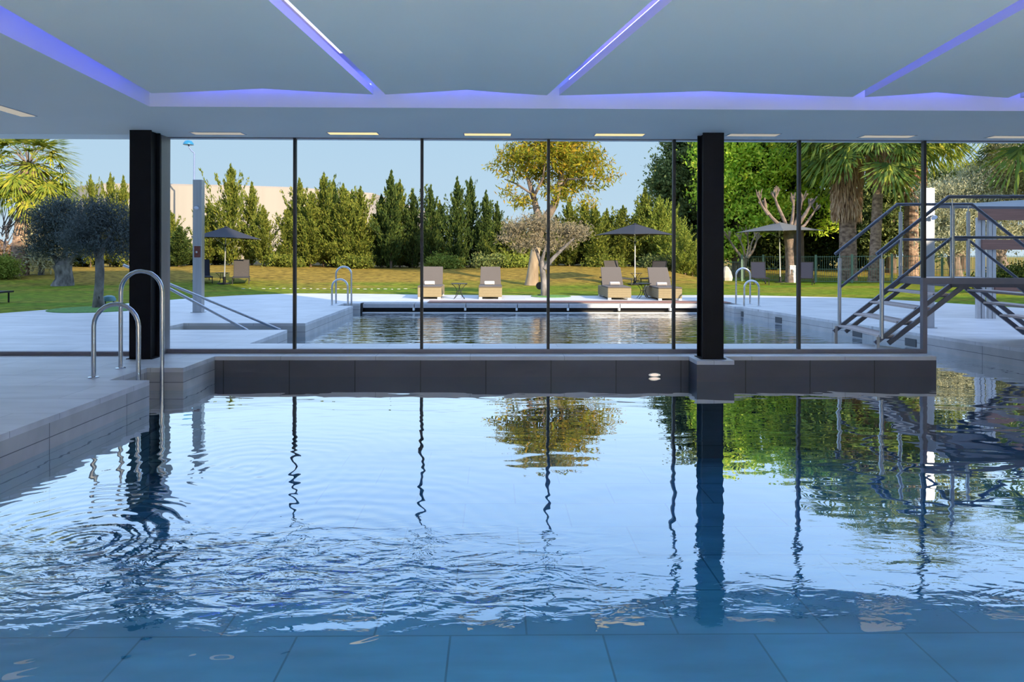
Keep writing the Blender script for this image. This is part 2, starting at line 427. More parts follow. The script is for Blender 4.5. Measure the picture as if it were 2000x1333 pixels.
M = dict(
    deck = tiles('deck_stone', (.60,.60,.61), (.54,.545,.56), (.36,.36,.37), 1.2, .6, .45, offset=(.3,.12), gap=.004, streak=.14),
    side_x = tiles('coping_stone_side_along_pool', (.45,.45,.44), (.40,.40,.40), (.12,.12,.13), 1.2, .13, .5, axis='yz', offset=(.25,.035), gap=.004, stag=0),
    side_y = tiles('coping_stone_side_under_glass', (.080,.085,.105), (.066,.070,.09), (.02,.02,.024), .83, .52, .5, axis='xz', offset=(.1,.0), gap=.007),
    pool = tiles('pool_floor_tiles', (.26,.47,.56), (.215,.41,.51), (.10,.20,.26), 1.0, .62, .5, offset=(.28,.26), gap=.007, streak=.22),
    poolw = tiles('pool_wall_tiles', (.13,.25,.31), (.11,.22,.28), (.03,.07,.10), .83, .52, .5, axis='xz', gap=.008),
    water = water_mat(), glass = glass_mat(), lawn = lawn_mat(),
    ceil = pbr('ceiling_paint', (.82,.83,.78), .75, var=.02, vscale=.6),
    wallp = pbr('hall_wall_paint', (.62,.64,.64), .8, var=.03, vscale=2),
    facade = pbr('facade_render', (.55,.55,.53), .8, var=.05, vscale=1),
    black = pbr('black_steel', (.006,.006,.009), .55, spec=.15, var=.2, vscale=6),
    steel = pbr('polished_steel', (.60,.62,.65), .18, 1.0, var=.05, vscale=20, stretch=(1,1,.05)),
    brushed = pbr('brushed_steel', (.46,.48,.52), .38, 1.0, var=.08, vscale=30, stretch=(1,1,.04)),
    gsteel = pbr('grey_painted_steel', (.105,.115,.15), .40, .4, var=.06, vscale=10),
    alu = pbr('grey_aluminium', (.17,.175,.22), .42, .35, var=.04, vscale=10),
    alul = pbr('light_aluminium', (.46,.47,.50), .45, .4, var=.05, vscale=10),
    skim = pbr('skimmer_flap', (.07,.075,.08), .6, var=.1),
    gpost = pbr('satin_grey_post', (.22,.225,.25), .35, .5, var=.05, vscale=4),
    gasket = pbr('black_gasket', (.012,.012,.014), .5, var=.1),
    wood = pbr('hardwood_decking', (.26,.12,.085), .6, var=.18, vscale=9, stretch=(.2,4,4)),
    pwood = pbr('pergola_cladding', (.20,.105,.085), .65, var=.2, vscale=6, stretch=(.3,2,12)),
    tread = pbr('tread_composite', (.45,.38,.36), .6, var=.1, vscale=30),
    slotw = pbr('white_gutter_plastic', (.78,.78,.76), .5, var=.04),
    dark = pbr('gap_shade_paint', (.01,.01,.012), .8, var=.1),
    wicker = weave_mat('pale_wicker', (.15,.115,.065), (.50,.41,.23), 150, 60),
    cushion = pbr('taupe_sling_fabric', (.115,.10,.092), .85, var=.06, vscale=60, bump=.3, bscale=200),
    towel = pbr('white_towelling', (.85,.84,.82), .95, var=.04, vscale=40, bump=.4, bscale=150),
    towel2 = pbr('grey_towelling', (.42,.40,.42), .95, var=.1, vscale=40, bump=.4, bscale=150),
    iron = pbr('dark_iron', (.02,.02,.022), .5, .3, var=.15),
    sling = pbr('navy_sling_fabric', (.014,.017,.036), .8, var=.15, vscale=40),
    slingg = pbr('grey_sling_fabric', (.05,.045,.048), .8, var=.15, vscale=40),
    charcoal = pbr('charcoal_canopy', (.020,.022,.032), .85, var=.08, vscale=3),
    greyc = pbr('grey_canopy', (.12,.13,.14), .85, var=.06, vscale=3),
    pole = pbr('pale_pole', (.62,.60,.57), .4, var=.05),
    bluel = pbr('turquoise_lamp_head', (.015,.16,.32), .4, var=.06),
    bluep = pbr('blue_grey_mast', (.16,.22,.40), .5, var=.05),
    bldg = pbr('cream_cladding', (.33,.30,.265), .8, var=.05, vscale=.4, stretch=(3,3,.1)),
    bldgd = pbr('grey_cladding', (.30,.27,.26), .8, var=.06, vscale=.5),
    cream = pbr('cream_garden_wall', (.66,.54,.40), .85, var=.1, vscale=.8),
    bark = pbr('brown_bark', (.14,.095,.065), .9, var=.35, vscale=7, bump=1.0, bscale=16, stretch=(1,1,.35)),
    barkp = pbr('pale_peeling_bark', (.40,.31,.21), .9, color2=(.20,.14,.09), vscale=4, bump=1.0, bscale=12, stretch=(1,1,.25)),
    barko = pbr('grey_olive_bark', (.27,.25,.24), .9, color2=(.06,.055,.05), vscale=6, bump=1.0, bscale=12, stretch=(1,1,.5)),
    barkt = pbr('tan_pruned_bark', (.27,.205,.165), .9, color2=(.13,.095,.075), vscale=5, bump=.8, bscale=10),
    palmb = pbr('palm_trunk_bark', (.46,.31,.22), .95, color2=(.13,.075,.055), vscale=5, bump=1.2, bscale=10, stretch=(1,1,1.6)),
    skirt = leaf('dead_palm_fronds', (0.588,0.372,0.235), (0.392,0.225,0.147), (0.823,0.588,0.392), .15),
    palm = leaf('palm_blades', (0.208,0.312,0.062), (0.458,0.499,0.083), (0.114,0.187,0.062), .4),
    palml = leaf('bright_palm_blades', (0.300,0.330,0.045), (0.570,0.510,0.075), (0.180,0.255,0.045), .45),
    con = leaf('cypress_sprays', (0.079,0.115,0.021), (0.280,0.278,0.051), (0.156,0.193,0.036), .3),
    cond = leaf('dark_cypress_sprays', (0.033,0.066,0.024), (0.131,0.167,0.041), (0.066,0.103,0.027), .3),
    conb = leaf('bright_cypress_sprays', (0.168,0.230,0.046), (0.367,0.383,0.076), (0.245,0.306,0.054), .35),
    ficus = leaf('yellow_green_leaves', (0.193,0.385,0.045), (0.850,0.850,0.115), (0.578,0.770,0.077), .35),
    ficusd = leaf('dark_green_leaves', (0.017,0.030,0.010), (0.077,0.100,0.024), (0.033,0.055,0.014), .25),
    ficusg = leaf('dull_green_leaves', (0.083,0.135,0.052), (0.291,0.312,0.104), (0.166,0.208,0.073), .3),
    autumn = leaf('autumn_leaves', (0.204,0.234,0.024), (0.510,0.295,0.036), (0.367,0.344,0.036), .45),
    autumng = leaf('turning_green_leaves', (0.090,0.115,0.019), (0.333,0.307,0.038), (0.179,0.205,0.026), .4),
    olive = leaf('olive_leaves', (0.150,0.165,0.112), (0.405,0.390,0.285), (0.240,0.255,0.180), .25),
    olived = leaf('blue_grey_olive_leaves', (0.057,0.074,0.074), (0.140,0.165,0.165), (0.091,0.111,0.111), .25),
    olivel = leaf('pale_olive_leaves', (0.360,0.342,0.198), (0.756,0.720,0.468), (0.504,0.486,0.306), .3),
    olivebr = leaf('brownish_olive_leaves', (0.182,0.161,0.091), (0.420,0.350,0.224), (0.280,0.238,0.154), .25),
    brush = leaf('dry_brush', (.20,.12,.07), (.34,.24,.14), (.27,.17,.10), .2),
    twig = pbr('grey_twigs', (.13,.11,.12), .9, var=.2),
    turf = pbr('turf_ring', (.10,.24,.05), .95, var=.3, vscale=14, bump=.8, bscale=30),
    fence = pbr('green_fence_paint', (.16,.26,.19), .5, .2, var=.08),
    rock = pbr('pale_rock', (.50,.46,.40), .9, var=.15, vscale=4, bump=.8, bscale=6),
    warm = emis('warm_lamp_diffuser', (1.0,.82,.42), 1.1),
    neutral = emis('dim_lamp_diffuser', (.85,.80,.70), .55),
    led_blue = emis('blue_led_strip', (.11,.11,1.0), 26), led_dim = emis('dim_blue_led_strip', (.07,.08,1.0), 14),
    led_white = emis('white_led_strip', (.80,.72,1.0), 1.6),
    plamp = emis('pool_lamp_lens', (1.0,.80,.70), 1.0),
    plate = pbr('rusty_plate', (.14,.035,.022), .6, var=.3, vscale=30),
    wheel = pbr('black_rubber', (.02,.02,.02), .7, var=.1),
)

# =================================================================== SETTING
ZC, ZW, ZF = 2.82, -0.26, -1.20          # soffit, water level, pool floor
XE = -3.53                                # left pool edge
def xr(Y): return 6.18 + (17.8 - Y) * .149   # right pool edge
S = lambda o: tag(o, kind='structure')

# pool floor and walls
S(MB().box(-4.2, 12, -5.0, 19.4, ZF - .1, ZF).build('pool_floor', M['pool']))
# left deck inside, with the ladder niche
yc = 9.12
left_pts = [(-9.2, -5.0), (XE, -5.0), (XE, 7.40), (-3.94, 7.40), (-3.94, 8.20), (XE, 8.20), (XE, yc), (XE, 10.45), (XE, 12.3), (-5.8, 12.3), (-5.8, 13.48), (XE, 13.48), (XE, 18.0), (-3.94, 18.0), (-3.94, 18.85), (XE, 18.85), (XE, 19.3), (6.1, 19.3), (6.1, 18.9), (5.75, 18.9)]
COP = .05
# paving slabs: top surface (stone) sits on darker stone walls
def block(name, pts, z0=ZF, top='deck', side='side_x'):
    """paving with a stone coping slab on a tiled wall: slab overhangs by 1.5 cm"""
    S(MB().prism(pts, -COP, 0.0).build(name, M[top]))
    S(MB().prism(pts, z0, -COP).build(name + '_wall', M[side]))
block('deck_left', [(-9.2, -5.0), (XE, -5.0), (XE, 7.40), (-3.94, 7.40), (-3.94, 8.20), (XE, 8.20), (XE, 12.30), (-9.2, 12.30)])
# ledge the glass stands on
block('ledge', [(XE, yc), (5.68, yc), (5.68, 10.05), (5.42, 10.42), (XE, 10.42)], side='side_y')
block('column_plinth', [(2.49, 8.75), (2.95, 8.75), (2.95, yc), (2.49, yc)], side='side_y')
# outdoor paving left of the pool with sunken steps
LB = [(-1100, 700), (-500, 650), (-200, 628), (0, 612), (165, 600), (331, 586), (400, 581), (480, 576.5), (575, 573.5), (700, 574), (830, 576), (1000, 577), (1150, 578), (1340, 577), (1413, 576.5), (1500, 578), (1640, 581), (1750, 586), (1850, 592), (2000, 602), (2300, 625), (2800, 665)]
LW = [G(x, y) for x, y in LB]
far = [(p.x, p.y + .25) for p in LW]
leftfar = [p for p in far if p[0] < XE - .5]
block('terrace_left', [(-9.2, 12.30), (-5.8, 12.30), (-5.8, 13.48), (XE, 13.48), (XE, 18.0), (-3.94, 18.0), (-3.94, 18.85), (XE, 18.85), (XE, 19.25), (XE, far[9][1])] + leftfar[::-1] + [(-30, 9.3), (-9.2, 9.3)])
cf = [p for p in far if XE <= p[0] <= 7.0]
cf = [(XE, far[9][1])] + [p for p in cf if p[0] > XE + .1]
cr_ = cf[-1]
block('terrace_back', [(XE, 19.25), (cr_[0], 19.25)] + cf[::-1], side='side_y')
rf = [p for p in far if p[0] > cr_[0] + .1]
block('terrace_right', [(cr_[0], 19.25), (6.45, 19.25), (6.45, 18.6), (6.02, 18.6), (6.02, 17.9), (xr(17.8), 17.8), (xr(9.5), 9.5), (xr(4), 4), (9.4, 4), (9.4, 9.3), (30, 9.3)] + rf[::-1] + [cr_])
S(MB().box(-5.8, XE, 12.3, 13.48, ZF, -.42).build('sunken_step', M['pool']))
S(MB().box(-5.8, -4.9, 12.3, 13.48, -.42, -.22).build('sunken_step', M['side_x']))

# water: one sheet over the indoor and outdoor pool
wat = MB()
def wq(pts): wat.add([(x, y, ZW) for x, y in pts], [tuple(range(len(pts)))])
wq([(XE,1.6),(9.4,1.6),(9.4,4),(xr(4),4),(5.68,4),(XE,4)])
wq([(XE,4),(5.68,4),(5.68,9.12),(XE,9.12)])
wq([(5.68,4),(xr(4),4),(xr(9.12),9.12),(xr(10.42),10.42),(5.68,10.42),(5.68,9.12)])
wq([(XE,10.42),(5.42,10.42),(5.68,10.42),(xr(10.42),10.42),(xr(17.8),17.8),(6.02,17.9),(6.02,18.6),(6.45,18.6),(6.45,19.25),(XE,19.25)])
wat.add([(-3.94,7.4,ZW),(XE,7.4,ZW),(XE,8.2,ZW),(-3.94,8.2,ZW)], [(0,1,2,3)])
wat.add([(-3.94,18,ZW),(XE,18,ZW),(XE,18.85,ZW),(-3.94,18.85,ZW)], [(0,1,2,3)])
wat.add([(-5.8,12.3,ZW),(XE,12.3,ZW),(XE,13.48,ZW),(-5.8,13.48,ZW)], [(0,1,2,3)])
tag(wat.build('pool_water', M['water']), 'blue pool water running from the indoor hall out to the terrace', 'water', kind='stuff')

block('deck_front', [(XE, -5.0), (9.4, -5.0), (9.4, 1.6), (XE, 1.6)], side='side_y')
# hall walls
S(MB().box(-9.4, -9.2, -5.2, 9.3, -.1, 3.3).build('wall_left', M['wallp']))
S(MB().box(9.4, 9.6, -5.2, 9.3, -1.2, 3.3).build('wall_right', M['wallp']))
S(MB().box(-9.4, 9.6, -5.2, -5.0, -1.2, 3.3).build('wall_back', M['wallp']))
# building above the hall: parapet, the taller wing on the left
S(MB().box(-9.4, 9.6, -5.2, 9.62, 3.3, 5.1).build('roof', M['facade']))
S(MB().box(-34, 3.5, -16, 9.6, 5.1, 12.6).build('upper_storey', M['facade']))
S(MB().box(-34, -9.4, -16, 9.2, 0, 5.1).build('wall_wing', M['facade']))
S(MB().box(14.5, 34, -16, 9.6, 0, 6.1).build('shade_block', M['facade']))  # unseen block added to cast shade on the right terrace

# ------------------------------------------------------------------ ceiling: soffit, coffer, hanging panels
YS = 7.46
def xl(Y): return -3.56 + (7.39 - Y) * .065      # left edge of the coffer
S(MB().prism([(-9.2, -5.0), (xl(-5), -5.0), (xl(YS), YS), (9.4, YS), (9.4, 9.62), (-9.2, 9.62)], ZC, 3.28).build('ceiling', M['ceil']))
S(MB().prism([(xl(-5), -5.0), (xl(YS), YS), (9.4, YS), (9.4, -5)], 3.16, 3.3).build('ceiling', M['ceil']))
YP = 7.03                                  # far edge of the panels
def hx(px, py, z): return G(px, py, z)
grooves = [  # (near x at Y=-5, far x at YP) centre lines of the gaps between panels
    [(-3.40, 7.03), (-3.18, 4.63)], [(-1.125, 7.03), (-1.334, 4.39)], [(.576, 7.03), (1.03, 4.39)], [(3.60, 7.03), (3.28, 4.43)], [(5.15, 7.03), (4.75, 4.43)], [(7.6, 7.03), (7.3, 4.4)]]
def gx(g, Y):
    (xa, ya), (xb, yb) = g
    return xa + (xb - xa) * (ya - Y) / (ya - yb)
def panel(gl, gr, wl, wr):
    mb = MB(); nx, ny = 16, 10
    idx = {}
    for side, dz in ((0, 0.0), (1, .07)):
        for j in range(ny + 1):
            Y = -4.9 + (YP + 4.9) * j / ny
            x0, x1 = gx(gl, Y) + wl, gx(gr, Y) - wr
            for i in range(nx + 1):
                t = i / nx
                k = 1 - abs(2*t - 1)
                z = 2.862 + .05 * (k ** 1.15) + dz
                idx[(side, i, j)] = len(mb.v)
                mb.v.append((x0 + (x1 - x0) * t, Y, z))
    for j in range(ny):
        for i in range(nx):
            a, b, c, d = idx[(0,i,j)], idx[(0,i+1,j)], idx[(0,i+1,j+1)], idx[(0,i,j+1)]
            mb.f.append((a, d, c, b))
            a, b, c, d = idx[(1,i,j)], idx[(1,i+1,j)], idx[(1,i+1,j+1)], idx[(1,i,j+1)]
            mb.f.append((a, b, c, d))
    for i in range(nx):
        for j in (0, ny):
            mb.f.append((idx[(0,i,j)], idx[(0,i+1,j)], idx[(1,i+1,j)], idx[(1,i,j)]))
    for j in range(ny):
        for i in (0, nx):
            mb.f.append((idx[(0,i,j)], idx[(0,i,j+1)], idx[(1,i,j+1)], idx[(1,i,j)]))
    o = mb.build('ceiling_panel', M['ceil'], smooth=True)
    return o
pn = ['leftmost', 'second', 'third', 'fourth', 'rightmost']
for k in range(5):
    o = panel(grooves[k], grooves[k+1], .06, .06)
    S(o)
def strip(name, g, off, z, y0, y1, w, m, label, parent=None):
    mb = MB()
    a = Vector((gx(g, y0) + off, y0, z)); b = Vector((gx(g, y1) + off, y1, z))
    mb.bar(a, b, w, .012)
    return mb.build(name, m, parent)
glab = ['at the left rim of the ceiling coffer', 'in the ceiling groove left of the middle', 'in the ceiling groove right of the middle', 'in the long ceiling groove on the right', 'in the ceiling groove at the far right']
for k, g in enumerate(grooves[:5]):
    o = strip('cove_light', g, .13, 2.985, -4.8, 6.9, .02, M['led_blue' if k else 'led_dim'], '')
    tag(o, 'blue LED cove light ' + glab[k], 'light', 'LED strips in the ceiling')
for k in (1, 2):
    o = strip('linear_light', grooves[k], -.145 if k == 1 else .095, 3.08, -4.8, 6.35, .085, M['led_white'], '')
    tag(o, 'white LED light line ' + glab[k], 'light', 'LED strips in the ceiling')
# strip on top of the far panel edges, shining on the coffer face
for k in range(5):
    x0, x1 = gx(grooves[k], YP) + .15, gx(grooves[k+1], YP) - .15
    o = MB().bar((x0, YS - .03, 3.055), (x1, YS - .03, 3.055), .02, .012).build('cove_light', M['led_dim'])
    tag(o, 'blue LED cove light on the coffer face behind the %s ceiling panel' % pn[k], 'light', 'LED strips in the ceiling')

# recessed ceiling lamps along the soffit
RL = [(375, 476, 260.5, 0), (640, 740, 260.5, 1), (905, 1000, 262.5, 1), (1160, 1260, 263, 1), (1420, 1522, 263.5, 0), (1680, 1784, 266.5, 0), (1930, 2034, 267.5, 0)]
rn = ['above the shower column on the left', 'above the tall hedge left of the middle', 'left of the autumn tree', 'right of the autumn tree', 'just right of the free-standing black column', 'above the palm trees', 'at the far right end']
for k, (x0, x1, y, on) in enumerate(RL):
    a, b = G(x0, y, ZC), G(x1, y, ZC)
    t = empty('recessed_ceiling_lamp', ((a.x + b.x)/2, (a.y + b.y)/2, ZC))
    w = (b.x - a.x)/2
    fr = MB()
    fr.box(-w, w, -.10, -.085, -.006, .05).box(-w, w, .085, .10, -.006, .05).box(-w, -w+.015, -.085, .085, -.006, .05).box(w-.015, w, -.085, .085, -.006, .05)
    fr.build('frame', M['alul'], t)
    MB().box(-w+.015, w-.015, -.085, .085, -.004, .02).build('diffuser', M['warm'] if on else M['neutral'], t)
    tag(t, 'slim recessed ceiling lamp in the soffit ' + rn[k], 'light', 'recessed lamps along the soffit')
a = G(18, 215, ZC)
t = empty('recessed_ceiling_lamp', (a.x, a.y, ZC))
MB().box(-.09, .09, -.33, .33, -.006, .03).build('frame', M['alul'], t)
MB().box(-.075, .075, -.31, .31, -.012, .03).build('diffuser', M['neutral'], t)
tag(t, 'slim recessed ceiling lamp turned lengthwise at the left edge', 'light', 'recessed lamps along the soffit')

# ------------------------------------------------------------------ glass wall
YG = 9.43
mull = [576, 824, 1071, 1316, 1560, 1804, 2050]
mx_ = [D(p, 450, YG).x for p in mull]
xpost = D(320, 450, YG).x
wi = 1
edges = [xpost + .06] + mx_
for k in range(len(edges) - 1):
    x0, x1 = edges[k] + .012, edges[k+1] - .012
    z0 = .045 if k < 6 else 1.0
    o = S(MB().box(x0, x1, YG - .006, YG + .006, z0, ZC).build('window_%d' % (k+1), M['glass']))
S(MB().box(mx_[6]+.012, 9.3, YG - .006, YG + .006, 1.0, ZC).build('window_8', M['glass']))
S(MB().box(-9.15, xpost - .06, 9.21, 9.222, .045, ZC).build('window_9', M['glass']))
tn = 1
for k, x in enumerate(mx_):
    zb = .045 if k < 5 else (.0 if k == 5 else 1.0)
    S(MB().box(x - .018, x + .018, YG - .03, YG + .03, zb if k < 5 else 1.0, ZC).build('trim_%d' % tn, M['gasket'])); tn += 1
S(MB().box(xpost - .06, xpost + .06, YG - .20, YG + .05, 0, ZC).build('trim_%d' % tn, M['gpost'])); tn += 1
S(MB().box(xpost + .06, mx_[5] + .03, YG - .035, YG + .035, 0, .055).build('trim_%d' % tn, M['alu'])); tn += 1
S(MB().box(-9.15, xpost - .06, 9.17, 9.26, 0, .05).build('trim_%d' % tn, M['alu'])); tn += 1
S(MB().box(mx_[5] - .025, mx_[5] + .03, YG - .036, YG + .036, .055, .92).build('trim_%d' % tn, M['alu'])); tn += 1
S(MB().box(mx_[5] - .025, 9.35, YG - .036, YG + .036, .92, 1.0).build('trim_%d' % tn, M['alu'])); tn += 1
S(MB().box(xpost, 9.35, YG - .03, YG + .03, ZC - .012, ZC).build('trim_%d' % tn, M['alu'])); tn += 1

# black columns
for px, lab in ((273.3, 'black steel column beside the pool ladder on the left deck'), (1393, 'black steel column standing on a stone plinth in the pool')):
    c = D(px, 600, 8.88)
    t = empty('steel_column', (c.x, 8.88, 0))
    MB().box(-.131, .131, 0, .02, 0, ZC).build('front_flange', M['black'], t)
    MB().box(-.131, .131, .235, .255, 0, ZC).build('rear_flange', M['black'], t)
    MB().box(-.09, .09, .02, .235, 0, ZC).build('web', M['black'], t)
    MB().box(-.16, .16, -.02, .275, 0, .008).build('base_plate', M['black'], t)
    tag(t, lab, 'column')

# ------------------------------------------------------------------ pool ladders
def ladder(loc, xdeck, xpool, z1, z2, dy, label, sgn=1):
    """two inverted U rails; the near one lower; legs run down into the water"""
    t = empty('pool_ladder', loc)
    def hoop(y, top, xo):
        r = (xpool - xdeck) / 2; cx = (xpool + xdeck) / 2 + xo; pts = [(xdeck + xo, y, 0.0)]
        zc = top - abs(r)
        for i in range(13):
            a = PI - PI * i / 12
            pts.append((cx + r * math.cos(a), y, zc + abs(r) * math.sin(a)))
        pts += [(xpool + xo, y, -.3), (xpool + xo, y, -.9)]
        return MB().tube(pts, .0235, 12)
    for y, top, xo in ((0, z1, 0.0), (dy, z2, -.03*sgn)):
        h = hoop(y, top, xo).build('handrail', M['steel'], t, smooth=True)
        MB().lathe([(.055, .0), (.055, .008), (.045, .014), (.024, .016)], xdeck + xo, y, 20).build('floor_flange', M['steel'], h, smooth=True)
    for z in (-.35, -.60, -.85):
        MB().box(xpool - .06, xpool + .06, 0, dy, z - .015, z + .015).build('step', M['steel'], t)
    tag(t, label, 'pool ladder', 'stainless pool ladders')
    return t
ladder((0, 7.55, 0), -4.18, -3.715, .77, 1.10, .60, 'stainless steel pool ladder in front of the left black column indoors')
ladder((0, 18.12, 0), -4.08, -3.68, .66, .97, .60, 'stainless steel pool ladder outside at the far left pool corner')
p1 = D(1471, 560, 18.4).x; p2 = D(1443, 560, 18.4).x
ladder((0, 18.0, 0), p1, p2, .65, .95, .70, 'stainless steel pool ladder outside at the far right pool corner', -1)

# underwater lamp on the ledge wall
c = D(1278, 731, 9.12)
t = empty('pool_lamp', (c.x, yc, -.235))
R90 = Matrix.Rotation(PI/2, 4, 'X')
mb = MB().lathe([(.085, 0), (.085, .008)], n=24); mb.v = [tuple(R90 @ Vector(v)) for v in mb.v]; mb.build('bezel', M['steel'], t, smooth=True)
mb = MB().lathe([(.06, .008), (.05, .02)], n=24); mb.v = [tuple(R90 @ Vector(v)) for v in mb.v]; mb.build('lens', M['plamp'], t)
t.scale = (.9, 1, .28)
tag(t, 'glowing round pool lamp set in the ledge wall left of the plinth', 'light')

# ------------------------------------------------------------------ far pool end: decking, gutter beams
S(MB().box(D(835, 590, 19.3).x, 6.4, 19.22, 19.95, 0, .012).build('decking_strip', M['wood']))
gx0, gx1 = XE + .05, 6.1
nb = 7
t = empty('overflow_gutter', (0, 19.1, 0))
w = (gx1 - gx0) / nb
for i in range(nb):
    a = gx0 + i * w
    MB().box(a + .01, a + w - .01, -.06, .12, -.125, -.02).build('beam', M['alul'], t)
    MB().box(a + w - .045, a + w + .005, -.055, .12, -.20, -.125).build('bracket', M['slotw'], t)
MB().box(gx0, gx1, .10, .145, -.3, -.125).build('slot', M['dark'], t)  # solid dark strip standing in for the shade inside the gutter gap
MB().box(gx0, gx1, -.08, .10, -.265, -.245).build('lip', M['slotw'], t)
MB().box(gx0 - .03, gx0, -.1, .12, -.3, -.0).build('end_plate', M['gasket'], t)
tag(t, 'pale overflow gutter with dark slots along the far pool end', 'gutter')
for (px, py, lab) in ((1482, 609, 'nearest the far ladder'), (1563, 621, 'second from the far ladder'), (1715, 646, 'beneath the bridge steps'), (1812, 663, 'at the foot of the bridge')):
    p = G(px, py, -.12)
    Y = p.y; X = xr(Y)
    t = MB(); ang = math.atan(.149)
    Mx = Matrix.Translation((X, Y, -.15)) @ Matrix.Rotation(ang, 4, 'Z')
    t.box(-.012, .02, -.13, .13, -.09, .04, Mx)
    o = t.build('skimmer', M['skim']); tag(o, 'dark skimmer opening in the right pool wall ' + lab, 'skimmer', 'skimmers in the pool wall')

# ------------------------------------------------------------------ sunken steps handrails
def hr(a, b, posts, lab):
    t = empty('handrail', (a.x, a.y, 0))
    A = Vector((0, 0, a.z)); B = Vector((b.x - a.x, b.y - a.y, b.z))
    MB().tube([A, B], .024, 12).build('tube', M['brushed'], t, smooth=True)
    for k in posts:
        p = A.lerp(B, k)
        MB().tube([(p.x, p.y, min(0, p.z) - .3 if k > .8 else 0), p], .02, 10).build('post', M['brushed'], t, smooth=True)
    tag(t, lab, 'handrail', 'handrails of the sunken steps')
hr(D(241, 518, 13.35), D(548, 645, 13.35), (.17, .97), 'sloping steel handrail on the far side of the sunken steps')
hr(D(262, 527, 12.45), D(484, 646, 12.45), (.1, .97), 'sloping steel handrail on the near side of the sunken steps')

# ------------------------------------------------------------------ shower columns
def shower(px, pyb, w, z, lab, plate=True):
    b = G(px, pyb)
    t = empty('shower_column', (b.x, b.y, 0))
    MB().box(-w/2, w/2, -.02, .14, 0, z).build('body', M['brushed'], t, bevel=.006)
    MB().box(-w/2-.03, w/2+.03, -.05, .17, 0, .012).build('base_plate', M['brushed'], t)
    sh = MB().tube([(.02, -.02, z*.8), (.02, -.07, z*.8)], .015).build('shower_arm', M['steel'], t)
    MB().tube([(.02, -.065, z*.805), (.02, -.11, z*.785)], [.02, .055], 14).build('shower_head', M['steel'], t, smooth=True)
    if plate:
        pl = MB().box(-.06, .07, -.034, -.02, z*.415, z*.50).build('control_plate', M['plate'], t)
        MB().tube([(0, -.034, z*.455), (0, -.055, z*.455)], .024, 14).build('push_button', M['steel'], pl)
    tag(t, lab, 'shower')
shower(385.5, 611, .20, 2.93, 'tall brushed steel shower column behind the sloping handrails')
shower(1815, 641, .17, 2.50, 'pale steel shower column behind the bridge steps', False)

# ------------------------------------------------------------------ bridge with stairs over the pool edge
br = empty('bridge_stairs', (6.27, 9.72, 0), -math.radians(5))
WB, LP_, ZP = 1.48, 1.02, .965
run, rise = .24, .193
def bridge():
    r = .025
    def b(name, mb, m, p=br, smooth=False): return mb.build(name, M[m], p, smooth)
    # landing
    ln = b('landing', MB().box(0, LP_, 0, WB, ZP - .03, ZP), 'tread')
    MB().box(-.03, LP_+.03, -.03, 0, ZP - .10, ZP+.004).box(-.03, LP_+.03, WB, WB+.03, ZP - .10, ZP+.004).box(-.03, 0, -.03, WB+.03, ZP-.10, ZP+.004).box(LP_, LP_+.03, -.03, WB+.03, ZP-.10, ZP+.004).build('landing_frame', M['gsteel'], ln)
    for sg, x0 in ((-1, 0), (1, LP_)):
        for k in range(1, 5):
            x = x0 + sg * run * k - (0 if sg > 0 else 0)
            xa, xb = (x, x + .27) if sg < 0 else (x - .27, x)
            z = ZP - rise * k
            td = MB().box(xa, xb, 0.03, WB - .03, z - .028, z).build('tread', M['tread'], br)
            MB().box(xa, xb, .03, .05, z - .05, z - .028).build('tread_bracket', M['gsteel'], td)
            MB().box(xa, xb, WB - .05, WB - .03, z - .05, z - .028).build('tread_bracket', M['gsteel'], td)
        for y in (0, WB):
            for off in (0, .18):
                xs = x0 + (off if sg < 0 else -off)
                xe = xs + sg * run * 4.25
                b('stringer', MB().bar((xs, y, ZP - .06), (xe, y, ZP - .06 - rise * 4.25), .035, .06), 'gsteel')
            # bottom posts and legs
            xp = x0 + sg * .93
            b('leg', MB().box(x0 + sg*run*4.1 - .02, x0 + sg*run*4.1 + .02, y - .02, y + .02, (-1.2 if (y > .5 and sg < 0) else 0), ZP - rise*4.1), 'brushed')
            b('post', MB().tube([(xp, y, .15), (xp, y, 1.25)], r + .003, 12), 'brushed', smooth=True)
            b('post', MB().tube([(x0, y, ZP), (x0, y, 1.98)], r + .003, 12), 'brushed', smooth=True)
            b('post_pin', MB().tube([(x0, y, 1.98), (x0, y, 2.09)], .008, 8), 'brushed')
            b('post_pin', MB().tube([(xp, y, 1.25), (xp, y, 1.36)], .008, 8), 'brushed')
    for y in (0, WB):
        # rails: up, along the landing, down
        b('handrail', MB().tube([(-1.0, y, 1.31), (-.05, y, 2.10), (LP_ + .05, y, 2.10), (LP_ + 1.0, y, 1.31)], .025, 12), 'gsteel', smooth=True)
        b('middle_rail', MB().tube([(-.93, y, .78), (0, y, 1.545), (LP_, y, 1.545), (LP_ + .93, y, .78)], .021, 12), 'gsteel', smooth=True)
bridge()
tag(br, 'grey steel footbridge with steps and tube railings over the pool edge', 'bridge')

